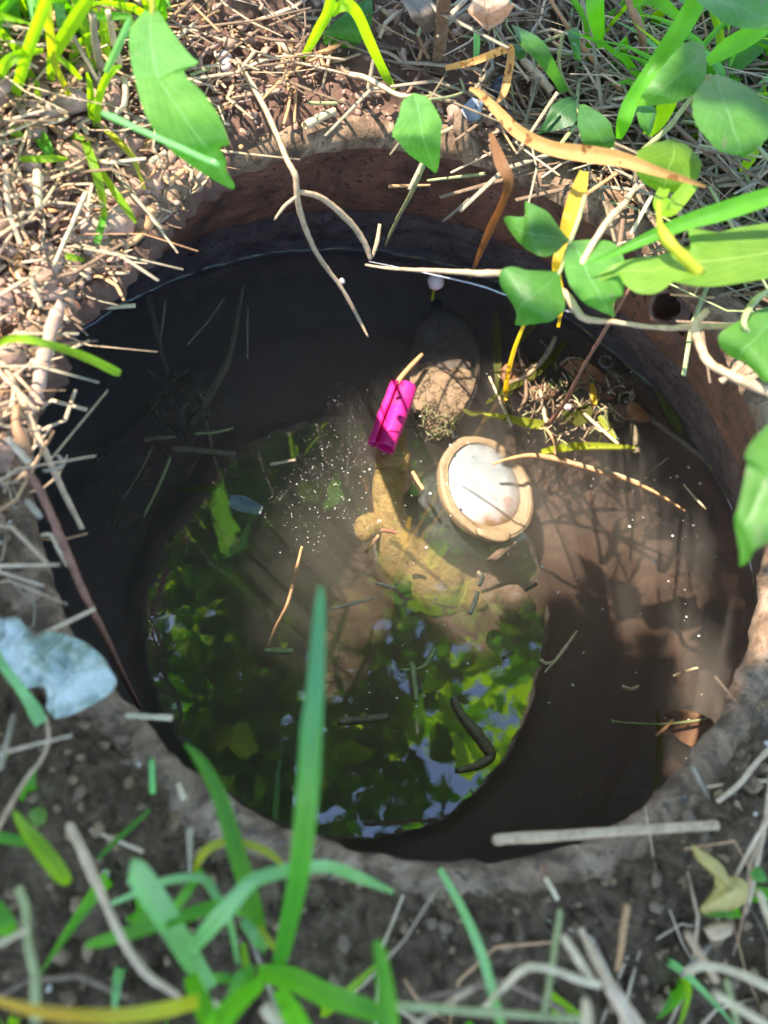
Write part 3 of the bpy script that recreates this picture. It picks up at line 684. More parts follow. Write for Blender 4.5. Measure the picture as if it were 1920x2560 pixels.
# shoots between
s2 = empty('leafy_shoot', P('b', 560, 560, 0), 'small leafy shoot with folded leaves standing on the soil behind the pit', 'plant')
leaf('leaf', 'b', [(178, 140, 182, 142, 190, 145), (200, 190, 240, 190, 290, 185), (240, 270, 300, 270, 370, 245), (320, 350, 370, 340, 420, 330), (400, 440, 430, 430, 460, 425), (460, 540, 490, 530, 515, 525)], (.3, .32, .14), leaf_mid, s2, sub=5)
leaf('leaf', 'b', [(560, 570, 560, 560, 550, 550), (500, 560, 520, 600, 555, 640), (420, 600, 470, 640, 550, 710), (380, 680, 420, 690, 470, 745), (335, 770, 345, 772, 355, 768)], (.16, .18, .12), leaf_dark, s2, sub=5, serr=.05)
leaf('leaf', 'b', [(570, 600, 580, 605, 600, 600), (560, 690, 630, 690, 690, 650), (570, 760, 680, 770, 750, 710), (600, 830, 720, 830, 775, 800), (700, 850, 740, 855, 770, 850)], (.26, .3, .24), leaf_mid, s2, sub=5, serr=.06)
leaf('leaf', 'b', [(540, 160, 548, 158, 560, 160), (505, 190, 540, 210, 575, 190), (525, 270, 550, 280, 578, 260), (545, 330, 560, 340, 580, 330), (565, 352, 570, 354, 576, 350)], (.26, .26, .2), leaf_mid, s2, sub=4)
leaf('leaf', 'b', [(200, 270, 215, 270, 230, 272), (190, 310, 225, 310, 262, 300), (205, 342, 230, 345, 255, 335)], (.18, .18, .16), leaf_mid, s2, sub=4)
tube('stem', 'b', [(480, 190, .26, 9), (455, 330, .2, 10), (470, 440, .14, 10), (530, 540, .08, 10), (570, 580, .06, 9)], straw_green, s2)
# the big lobed yellow-green leaf and crossing blade
lp = empty('lobed_leaf_plant', P('d', 1700, 300, 0), 'large lobed yellow-green leaf stretching in from the right above the drilled hole', 'plant')
leaf('leaf', 'd', [(1850, 480, 1860, 300, 1840, 130), (1660, 500, 1680, 345, 1660, 180), (1480, 530, 1500, 375, 1480, 205), (1350, 548, 1380, 390, 1370, 235), (1240, 545, 1290, 400, 1250, 215), (1160, 530, 1220, 405, 1195, 212), (1110, 520, 1170, 415, 1265, 285), (1060, 560, 1080, 430, 1140, 330), (990, 590, 990, 450, 1020, 365), (900, 580, 900, 450, 900, 380), (830, 530, 830, 450, 830, 400), (790, 480, 770, 460, 745, 430), (680, 530, 660, 520, 650, 510), (590, 580, 588, 578, 586, 575)], (.5, .46, .36), leaf_yellow, lp, sub=4, fold=.2)
tube('leaf_stalk', 'd', [(1030, 60, .5, 10), (1035, 180, .5, 16), (1070, 260, .5, 28), (1150, 350, .5, 26), (1270, 470, .48, 30)], blade_ygreen, lp)
B('long_reed', 'long glossy striped blade sloping in from the right edge over the seedling', 'grass', 'd', [(1760, -10, .6, 34), (1620, 40, .58, 44), (1400, 110, .55, 46), (1200, 170, .52, 38), (1000, 250, .49, 30), (800, 340, .45, 18), (620, 410, .42, 3)], blade_green, fold=.4)
rb = leaf('right_edge_leaf', '4', [(1700, 760, 1720, 900, 1740, 1000), (1640, 815, 1700, 940, 1740, 1080), (1580, 880, 1690, 980, 1750, 1140), (1556, 940, 1670, 1010, 1740, 1210), (1568, 960, 1650, 1050, 1700, 1270), (1545, 1080, 1610, 1130, 1655, 1310), (1520, 1180, 1560, 1230, 1600, 1340), (1512, 1200, 1550, 1290, 1580, 1380), (1530, 1330, 1545, 1370, 1560, 1400), (1534, 1408, 1536, 1412, 1540, 1410)], (.62, .58, .5), leaf_green, sub=4, fold=.3)
tag(rb, 'bright green toothed leaf entering at the right edge beside the water', 'leaf')
re_ = leaf('pale_green_leaf', 'd', [(1760, 640, 1780, 660, 1800, 720), (1600, 680, 1660, 760, 1760, 860), (1480, 750, 1580, 850, 1720, 960), (1380, 820, 1520, 900, 1680, 1060), (1385, 890, 1500, 940, 1640, 1100), (1440, 950, 1520, 990, 1580, 1030)], (.4, .4, .34), leaf_green, sub=5)
tag(re_, 'pale green leaf with a brown spot at the right edge below the drilled hole', 'leaf')

# vine twig across the pit
vt = empty('vine_twig', P('d', 1660, 1160, .1), 'pale tan vine twig running across the back of the water to the right edge', 'twig')
tube('main_stem', 'd', [(-660, 420, .05, 5), (-520, 440, .08, 7), (-300, 452, .14, 11), (-100, 462, .2, 14), (0, 470, .24, 17), (150, 470, .28, 18), (300, 510, .3, 19), (430, 560, .31, 20), (500, 600, .31, 21), (560, 690, .3, 20), (620, 735, .3, 17), (780, 750, .3, 12), (950, 775, .3, 12), (1100, 785, .32, 14), (1240, 775, .34, 18), (1450, 770, .35, 15), (1680, 735, .36, 15)], twig_tan, vt, n=6)
tube('side_stem', 'd', [(1310, 680, .38, 15), (1240, 770, .36, 24), (1270, 890, .34, 22), (1320, 980, .34, 22), (1430, 1050, .34, 22), (1540, 1100, .34, 26), (1700, 1170, .34, 26)], twig_tan, vt, n=6)
tube('spur', 'd', [(1390, 1090, .32, 18), (1440, 1050, .34, 14), (1550, 960, .36, 12), (1680, 850, .4, 10)], twig_tan, vt)
T('slanting_twig', 'tan stem slanting up across the seedling leaf towards the right', 'twig', 'd', [(535, 545, .36, 16), (600, 390, .37, 17), (680, 250, .38, 16), (760, 140, .38, 18), (840, 60, .36, 14), (900, -40, .3, 10)], twig_tan)
T('curled_tendril', 'pale green curled tendril at the right edge beside the hole', 'vine', 'd', [(1660, 570, .42, 12), (1590, 620, .42, 18), (1540, 690, .42, 17), (1520, 760, .42, 14), (1550, 810, .4, 12), (1600, 800, .38, 10), (1660, 760, .36, 10)], straw_green, n=7)
T('leaning_twig', 'thin pinkish stem leaning down over the right water into the debris', 'twig', 'd', [(870, 540, .3, 7), (770, 710, .2, 8), (700, 830, 0, 10), (600, 1000, -.3, 11), (500, 1190, -.7, 12), (400, 1330, -.9, 10)], twig_red)
T('spider_thread', 'fine pale spider thread strung below the vine twig', 'thread', 'd', [(-640, 400, .0, 1.2), (-300, 470, .1, 1.6), (0, 540, .2, 2.2), (170, 600, .22, 2), (480, 680, .28, 1.6), (700, 740, .3, 1.2)], thread)
# hanging yellow twig at the back left of centre
ht = empty('hanging_twig', P('1', 1010, 260, .1), 'yellow-tan dry twig hanging from the soil at the back down over the water', 'twig')
tube('stem', '1', [(1010, 265, .12, 8), (1060, 320, .16, 13), (1130, 440, .2, 13), (1190, 570, .2, 13), (1240, 690, .18, 14), (1275, 760, .16, 16), (1285, 860, .1, 15), (1310, 960, .02, 15), (1360, 1080, -.08, 13), (1420, 1170, -.16, 12), (1480, 1250, -.22, 11), (1540, 1360, -.3, 10), (1590, 1455, -.36, 6)], twig_tan, ht, n=6)
tube('side_shoot', '1', [(1290, 830, .1, 12), (1380, 850, .06, 15), (1460, 910, .0, 17), (1530, 980, -.06, 16), (1580, 1060, -.12, 16), (1600, 1120, -.16, 10)], twig_tan, ht, n=6)
tube('side_shoot', '1', [(1610, 1110, -.16, 8), (1630, 1040, -.12, 11), (1640, 970, -.1, 9)], twig_tan, ht)
tube('side_shoot', '1', [(1280, 850, .12, 8), (1230, 890, .1, 9), (1185, 950, .06, 5)], twig_tan, ht)
ball('bud', '3', 1478, 178, -.28, 8, bead, ht)
T('withered_twig', 'withered yellow stem standing in the back of the pit under the small serrated leaf', 'twig', '2', [(170, 720, .16, 10), (120, 830, .0, 11), (60, 940, -.2, 9), (5, 1060, -.4, 6)], straw_green)

# mushroom-like bead on stalk
mb = empty('bead_fungus', P('4', 208, 258, -.7), 'tiny pale pink ball on a green stalk above the muddy lid', 'fungus')
ball('cap', '4', 224, 180, -.6, 21, bead, mb)
tube('stalk', '4', [(207, 258, -.72, 8), (213, 230, -.68, 8), (218, 205, -.62, 9)], blade_ygreen, mb)
ball('snail', '4', 795, 722, -.8, 9, bead)
tag(bpy.data.objects['snail'], 'tiny pink-grey snail on the leaning stem over the debris', 'snail')

# bits on the back edge
T('broken_stick', 'short broken grey stick standing on the back rim next to the crumpled scrap', 'stick', 'e', [(1235, 755, .12, 26), (1260, 850, .1, 36), (1290, 960, .06, 40), (1300, 1040, .03, 34)], twig_brown, sides=9, rough=.4)
T('clay_lump', 'rounded reddish clay lump glowing in the sun behind the broken stick', 'stone', 'e', [(1195, 725, .1, 24), (1215, 760, .1, 36), (1225, 800, .1, 30)], crumb_r, sides=10)
S('crumpled_scrap', 'crumpled blue-grey plastic scrap on the soil behind the broken stick', 'scrap', 'e', [(1265, 730), (1330, 660), (1400, 670), (1395, 780), (1370, 815), (1300, 800)], .1, (NCAM+CR*.3), scrap, thick=.001, dome=.004, rough=.006, freq=120, rings=8)
S('dark_pebble', 'smooth dark blue stone on the soil at the upper back', 'stone', 'e', [(1450, 590), (1500, 520), (1560, 510), (1565, 570), (1540, 620), (1470, 640)], .1, NCAM, bluestone, thick=.006, dome=.006, rough=.001)
ds = empty('dead_weed', P('e', 1110, 460, .05), 'thick broken dead stem standing upright at the top behind the pit', 'stem')
tube('stalk', 'e', [(1110, 465, .05, 34), (1115, 380, .12, 34), (1125, 260, .2, 34), (1140, 100, .3, 36), (1160, -60, .42, 36)], twig_brown, ds, sides=10, rough=.3)
tube('splinter', 'e', [(1055, 400, .08, 8), (1010, 320, .1, 10), (970, 220, .14, 9)], twig_orange, ds)
dead_sheet = G('dead_sheet', (.3, .19, .12), (.52, .38, .27), trans=.3, rough=.6, vein=((.2, .12, .07), 6))
dead_grey = G('dead_sheet_grey', (.1, .075, .055), (.2, .155, .115), trans=.2, rough=.6, vein=((.07, .05, .035), 6))
tag(leaf('curled_dead_leaf', 'e', [(1400, -110, 1430, -120, 1460, -110), (1330, -40, 1440, -50, 1560, -60), (1300, 30, 1420, 40, 1580, 20), (1320, 90, 1450, 70, 1560, 90), (1290, 150, 1430, 140, 1590, 130), (1310, 185, 1440, 170, 1540, 190), (1400, 205, 1440, 210, 1480, 205)], (.34, .42, .26), dead_sheet, sub=5, fold=.9, curl=.5, bend=.12), 'pale curled dead leaf at the top edge next to the dead stem', 'leaf')
tag(leaf('curled_dead_leaf', 'e', [(840, -60, 880, -70, 920, -60), (850, 20, 930, 0, 1020, -10), (900, 100, 980, 80, 1070, 60), (930, 170, 1010, 140, 1095, 130), (985, 190, 1030, 190, 1080, 180), (1010, 240, 1030, 245, 1050, 240)], (.2, .28, .14), dead_grey, sub=5, fold=.8, curl=.3, bend=.1), 'grey-brown papery dead leaf left of the upright dead stem', 'leaf')
T('arching_dead_weed', 'thick pinkish dead stem arching down from the top right', 'stem', 'b', [(830, -60, .3, 16), (880, 60, .28, 20), (930, 180, .24, 20), (940, 290, .16, 18), (935, 390, .1, 14)], twig_orange)
T('arching_dead_weed', 'thin rust coloured stem slanting across the dead grass at the upper right', 'stem', 'b', [(390, -30, .3, 9), (470, 100, .28, 10), (570, 240, .22, 12), (690, 390, .16, 12), (820, 530, .1, 11)], twig_orange)
T('lying_branch', 'brown half buried branch lying on the soil under the wide green blade', 'branch', 'b', [(470, 440, .06, 22), (600, 500, .06, 26), (740, 570, .06, 30), (850, 620, .05, 28)], twig_brown, sides=9)

# loose straws and stalks (each one its own)
SG = 'loose dry straws around the pit'
STRAWS = [
 ('A', [(540, 515, ZW+.03, 10), (440, 620, ZW+.025, 14), (350, 740, ZW+.02, 13), (275, 900, ZW+.02, 12), (215, 1050, ZW+.01, 11), (180, 1160, ZW, 7)], straw_orange, 'brown stalk lying against the pink plastic roll on the water'),
 ('2', [(600, 260, .1, 20), (660, 320, .1, 20), (725, 395, .08, 18)], straw, 'pale flattened straw on the soil behind the small folded shoot'),
 ('e', seg(640, 610, 680, 400, .06, .12, 11), straw_grey, 'pale upright straw stub on the soil behind the runner vine'),
 ('e', seg(720, 50, 950, 235, .12, .08, 10), straw_pale, 'thin grey straw slanting at the top left of the upright dead stem'),
 ('e', seg(0, 100, 430, 140, .12, .14, 9, 7), straw_grey, 'long grey stalk lying flat behind the arching lime blades'),
 ('e', seg(100, 300, 280, 210, .06, .12, 7), straw_grey, 'thin dark straw crossing behind the arching lime blade'),
 ('e', seg(220, 840, 420, 740, .04, .05, 22, 18), straw_pale, 'wide pale straw chip on the sunlit soil at the back rim'),
 ('e', seg(110, 310, 190, 530, .1, .06, 9), straw, 'tan straw standing at the foot of the arching lime blades'),
 ('e', [(50, 300, .12, 8), (70, 430, .09, 9), (120, 640, .06, 9), (80, 830, .05, 8)], straw_orange, 'long bent straw on the sunlit soil at the back left'),
 ('e', seg(160, 600, 150, 820, .06, .05, 7), straw_orange, 'short upright straw on the sunlit back soil'),
 ('e', seg(250, 690, 440, 690, .06, .07, 9, 7), straw_green, 'greenish straw lying across the shade line at the back'),
 ('2', seg(880, 835, 1005, 750, .3, .32, 9), straw_orange, 'pinkish straw crossing the yellow blade at the right back'),
 ('2', seg(1070, 1005, 1155, 850, .2, .24, 10), straw_pale, 'pale straw sloping beside the slanting stem'),
 ('2', seg(255, 955, 440, 800, -.3, -.1, 7, 9), straw_grey, 'grey straw leaning on the rusty back wall'),
 ('2', seg(20, 805, 200, 800, -.1, -.1, 9, 5), straw_orange, 'orange straw lying flat on the rusty back wall under the serrated leaf'),
 ('2', seg(190, 780, 440, 750, -.1, -.05, 7, 9), straw_green, 'grey-green straw on the rusty back wall under the serrated leaf'),
 ('2', seg(575, 660, 750, 400, .1, .24, 9), twig_tan, 'thin tan stalk rising behind the amber blade'),
 ('c', seg(715, 785, 1520, 1145, .5, .55, 15, 13, .0), blade_blue, 'shiny blue-green stalk lying across the large notched leaf'),
 ('3', seg(445, 292, 585, 283, -.1, -.1, 12, 12), straw_pale, 'bright pale straw jutting out over the dark water at the left'),
 ('f', [(0, 640, .1, 12), (80, 780, .1, 13), (140, 900, .1, 15), (240, 1130, .08, 17), (330, 1330, .05, 17), (440, 1560, .0, 15), (535, 1750, -.05, 14)], twig_tan, 'long pale tan stalk slanting over the dark water at the left edge'),
 ('f', [(270, 1790, .05, 9), (330, 1790, .05, 11), (380, 1880, .03, 12), (440, 1990, .0, 11)], straw_pale, 'short bent pale straw beside the reddish twig at the left rim'),
 ('f', [(280, 1370, .1, 8), (330, 1365, .1, 9), (400, 1340, .11, 10), (410, 1310, .11, 10), (375, 1270, .11, 9)], straw_grey, 'small hooked grey straw crossing the long pale stalk'),
 ('f', seg(50, 1160, 190, 1320, .15, .15, 16, 18), straw, 'thick pale straw beside the left edge of the picture'),
 ('f', seg(180, 1570, 270, 1680, .12, .1, 18, 16), straw_grey, 'grey straw stub at the left rim above the reddish twig'),
 ('f', seg(200, 120, 270, 310, .1, .05, 15, 15), straw_pale, 'bright thick straw pointing at the pit on the left bank'),
 ('c', [(1050, 1440, .06, 24), (1030, 1560, .02, 22), (1000, 1600, .0, 16), (940, 1660, .0, 15), (850, 1700, .0, 14)], straw_orange, 'jointed orange dead stem bending over the left back edge of the pit'),
 ('c', [(850, 1730, .0, 12), (830, 1790, -.04, 13), (860, 1840, -.06, 14), (925, 1860, -.06, 11)], straw_orange, 'curled orange straw hook hanging over the left back edge'),
 ('c', seg(590, 1340, 370, 1840, .15, .1, 12, 10), straw_pale, 'long pale straw lying aslant on the sunlit left bank'),
 ('c', seg(260, 1200, 270, 1440, .2, .16, 24, 20), straw_pale, 'thick bright straw butt standing on the sunlit left bank'),
 ('c', [(40, 1140, .2, 14), (50, 1350, .17, 15), (75, 1500, .14, 14), (150, 1700, .1, 13)], straw, 'long tan straw running down the left edge of the bank'),
 ('c', seg(1160, 1270, 1270, 1180, .06, .06, 16, 14), straw_orange, 'orange straw stub under the tip of the large notched leaf'),
 ('c', seg(1040, 1120, 1150, 1050, .08, .1, 14, 12), straw_pale, 'white straw stub beside the shiny blue-green stalk'),
 ('c', seg(480, 200, 680, 570, .3, .2, 13, 12), straw_grey, 'grey dead stalk among the grass at the top left'),
 ('c', [(860, 520, .2, 16), (870, 650, .18, 16), (850, 740, .16, 14), (790, 790, .14, 12)], straw, 'curved tan dead blade left of the large notched leaf'),
 ('c', [(640, 100, .35, 18), (660, 300, .28, 20), (700, 480, .2, 16)], straw_grey, 'broad grey dead blade behind the grass tuft at the top left'),
 ('c', [(750, 80, .35, 16), (780, 250, .28, 17), (830, 450, .2, 14)], straw_pale, 'pale dead blade next to the large notched leaf'),
 ('c', seg(1200, 215, 1430, 100, .1, .15, 14, 9), straw_green, 'grey-green stalk behind the large notched leaf'),
 ('c', [(1310, 520, .12, 8), (1400, 490, .12, 10), (1500, 450, .12, 9)], straw_green, 'short stalk tied to the seed head at the back left'),
 ('5', seg(545, 930, 745, 942, .02, .03, 15, 15), straw_pale, 'white straw sticking out from the soil over the green reflection'),
 ('5', seg(60, 930, 0, 1160, .1, .2, 13, 15), straw_grey, 'blurred grey straw at the left edge below the shiny torn leaf'),
 ('5', [(200, 930, .12, 8), (210, 1030, .12, 9), (180, 1120, .12, 10), (110, 1210, .14, 11), (40, 1330, .16, 12), (-20, 1440, .18, 13)], twig_tan, 'curving tan stalk on the soil at the lower left'),
 ('8', seg(480, 412, 1440, 350, .1, .12, 26, 24), twig_tan, 'pinkish brown straight stick lying across the front right rim'),
 ('8', seg(700, 580, 750, 670, .06, .05, 14, 14), straw_pale, 'small pale straw stub on the front soil below the water'),
 ('8', seg(240, 770, 320, 700, .0, .02, 16, 10), straw_pale, 'pale seed husk beside the thin green blade on the front soil'),
 ('8', seg(780, 840, 900, 1030, .35, .3, 20, 20), straw_pale, 'blurred white straw stub in the right foreground'),
 ('8', [(850, 800, .25, 16), (910, 920, .28, 22), (970, 1040, .3, 30), (1040, 1150, .3, 44), (1100, 1260, .3, 48)], straw, 'broad blurred tan dead blade at the front right'),
 ('8', [(760, 720, .2, 14), (740, 860, .24, 16), (720, 1000, .28, 16), (690, 1180, .3, 16)], straw_green, 'yellowish stalk standing in the front right litter'),
 ('8', seg(1050, 700, 1010, 980, .2, .24, 16, 12), straw_orange, 'orange upright straw stub in the right foreground'),
 ('8', [(430, 1140, .25, 12), (520, 1050, .3, 16), (610, 970, .33, 18), (720, 970, .33, 18), (820, 1010, .32, 20), (930, 1040, .3, 20)], straw_pale, 'arched pale straw in the right foreground'),
 ('8', seg(50, 1130, 860, 1190, .3, .3, 20, 18), straw_green, 'long blurred straw lying along the bottom edge'),
 ('8', seg(130, 1210, 380, 1060, .3, .28, 13, 12), straw, 'blurred tan straw near the bottom edge beside the green blade'),
 ('8', [(1300, 985, .25, 14), (1400, 960, .26, 18), (1530, 990, .28, 20), (1680, 1060, .3, 22)], straw_pale, 'bent pale straw at the right front corner'),
 ('8', seg(1310, 820, 1440, 1030, .2, .24, 20, 16), twig_tan, 'pinkish stick stub standing above the bent pale straw'),
 ('8', seg(1430, 1080, 1680, 1230, .35, .38, 20, 20), straw_pale, 'thick blurred straw in the bottom right corner'),
 ('8', seg(1480, 1020, 1530, 1220, .3, .32, 16, 14), straw_green, 'greenish straw crossing the thick one in the bottom right corner'),
 ('8', seg(1620, 640, 1690, 820, .2, .22, 18, 18), straw_pale, 'pale straw at the right edge below the yellow leaf'),
 ('8', [(1330, 95, .02, 12), (1380, 190, .02, 14), (1440, 300, .0, 12)], straw_grey, 'grey curved straw lying on the right front rim'),
 ('8', [(1440, 250, .05, 12), (1540, 170, .06, 13), (1600, 90, .08, 13), (1690, 0, .1, 13)], straw, 'tan stalk arching over the right front rim'),
 ('8', seg(870, 1110, 880, 1230, .4, .42, 24, 28), straw_pale, 'white straw butt at the bottom edge right of centre'),
 ('8', seg(1510, 250, 1580, 300, .03, .03, 18, 16), twig_tan, 'pinkish chip of wood on the right front rim'),
 ('7', seg(655, 70, 660, 215, .05, .06, 15, 15), blade_blue, 'short blue-green stub on the dark soil beside the front left rim'),
 ('7', seg(770, 170, 795, 240, .05, .05, 13, 16), straw_pale, 'small white straw stub on the front left soil'),
 ('7', [(300, 350, .15, 22), (350, 450, .18, 24), (410, 580, .22, 24), (470, 720, .26, 20), (550, 880, .28, 18), (640, 1000, .28, 18), (780, 1090, .28, 12)], straw, 'wrinkled tan dead blade curving through the left foreground'),
 ('7', [(80, 620, .25, 18), (110, 700, .26, 22), (120, 850, .27, 20), (150, 1000, .27, 22), (155, 1200, .27, 26)], straw_green, 'upright stalk turning from pink to green at the left front'),
 ('7', seg(0, 860, 120, 800, .3, .28, 16, 16), straw_pale, 'pale grey straw at the left edge in front'),
 ('7', seg(390, 370, 620, 465, .05, .06, 8, 10), straw, 'thin tan straw crossing on the front left soil'),
 ('7', seg(820, 370, 820, 560, .08, .04, 18, 9), straw_grey, 'blurred pale seed head on a stem in front of the rim'),
 ('7', seg(905, 1155, 940, 1110, .2, .2, 24, 20), straw_pale, 'pale blurred seed at the foot of the front grass tuft'),
 ('7', seg(1140, 1130, 1210, 1220, .3, .3, 30, 34), straw_pale, 'white blurred chip at the bottom edge left of centre'),
]
for f, pts, m, lab in STRAWS:
    nm = 'shiny_grass' if m in (blade_blue,) else 'dry_straw'
    T(nm, lab, 'straw' if nm == 'dry_straw' else 'grass', f, pts, m, SG if nm == 'dry_straw' else None)
# twigs on the left bank
tw = empty('clay_coated_twig', P('f', 300, 500, .05), 'thick pink clay-coated twig at the left edge of the water', 'twig')
tube('wood', 'f', [(400, 280, .1, 22), (370, 360, .1, 30), (330, 480, .09, 34), (290, 620, .08, 32), (260, 760, .06, 30), (230, 880, .05, 34), (190, 930, .05, 14)], twig_clay, tw, sides=10, rough=.35)
tube('band', 'f', [(215, 660, .12, 20), (270, 680, .13, 22), (335, 690, .12, 16)], twig_clay, tw, sides=8)
tube('fork', 'f', [(170, 915, .05, 9), (240, 920, .06, 14), (310, 935, .06, 8)], twig_clay, tw)
T('reddish_twig', 'long reddish brown twig running down the left rim into the water', 'twig', 'F', [(60, 1010, .1, 16), (100, 1090, .1, 22), (130, 1160, .09, 22), (160, 1230, .06, 20), (190, 1300, .0, 18), (235, 1390, -.15, 16), (262, 1450, -.35, 14), (300, 1525, -.85, 12)], twig_red, n=7, rough=.35)
T('bark_strip', 'rusty pink curled strip of bark on the left bank', 'bark', 'f', [(110, 950, .12, 18), (110, 1080, .12, 24), (150, 1180, .12, 30), (185, 1260, .12, 24)], twig_orange)
B('bent_grass', 'single bright green blade bending over the left edge of the water', 'grass', 'f', [(-30, 560, .12, 12), (60, 515, .16, 17), (180, 515, .2, 20), (300, 545, .22, 20), (450, 590, .22, 21), (600, 650, .2, 22), (740, 720, .16, 22), (785, 738, .15, 14)], blade_lime, fold=.5)

# shiny torn wet leaf at the left rim
S('wet_torn_leaf', 'wet torn pale green leaf shining silvery on the left rim', 'leaf', 'a', [(-80, 160), (60, 150), (160, 160), (250, 260), (330, 330), (420, 290), (560, 300), (680, 340), (850, 430), (960, 560), (1040, 700), (1030, 830), (880, 930), (740, 1010), (520, 1100), (430, 1000), (400, 800), (250, 820), (100, 700), (-80, 560)], .12, NCAM*.9+CU*.35-CR*.1, wet_glint, thick=.0012, dome=.005, rough=.0055, freq=150, rings=22, sub=6)
B('wet_torn_leaf', 'glossy wet leaf strip hanging beside the torn silvery leaf', 'leaf', 'a', [(-60, 420, .2, 14), (40, 620, .2, 20), (160, 780, .18, 22), (260, 920, .16, 26), (330, 1040, .15, 34), (380, 1140, .14, 28)], blade_blue, fold=.4)

# yellow curled leaf, front right
S('curled_yellow_leaf', 'curled yellow dead leaf standing on the right front rim', 'leaf', '8', [(1320, 430), (1390, 470), (1450, 520), (1470, 570), (1540, 580), (1590, 630), (1480, 730), (1390, 740), (1400, 690), (1430, 620), (1420, 560), (1350, 500)], .12, NCAM+CR*.4, yellow_dead, thick=.0012, dome=.006, rough=.006, freq=60, rings=8)
S('wood_chip', 'small oval brown chip on the soil below the curled yellow leaf', 'wood chip', '8', [(1390, 810), (1440, 785), (1505, 790), (1490, 830), (1420, 850)], .1, NCAM, twig_tan, thick=.003, dome=.002)
S('clover_leaf', 'tiny bright green leaf at the right edge beside the curled yellow leaf', 'leaf', '8', [(1585, 560), (1620, 530), (1655, 580), (1640, 600), (1595, 590)], .16, NCAM, leaf_green, thick=.0006, dome=.001)
S('clover_leaf', 'small round pale green leaf on the soil at the lower left', 'leaf', '7', [(118, 310), (150, 275), (195, 285), (195, 340), (150, 355)], .12, NCAM, leaf_yellow, thick=.0006, dome=.001)

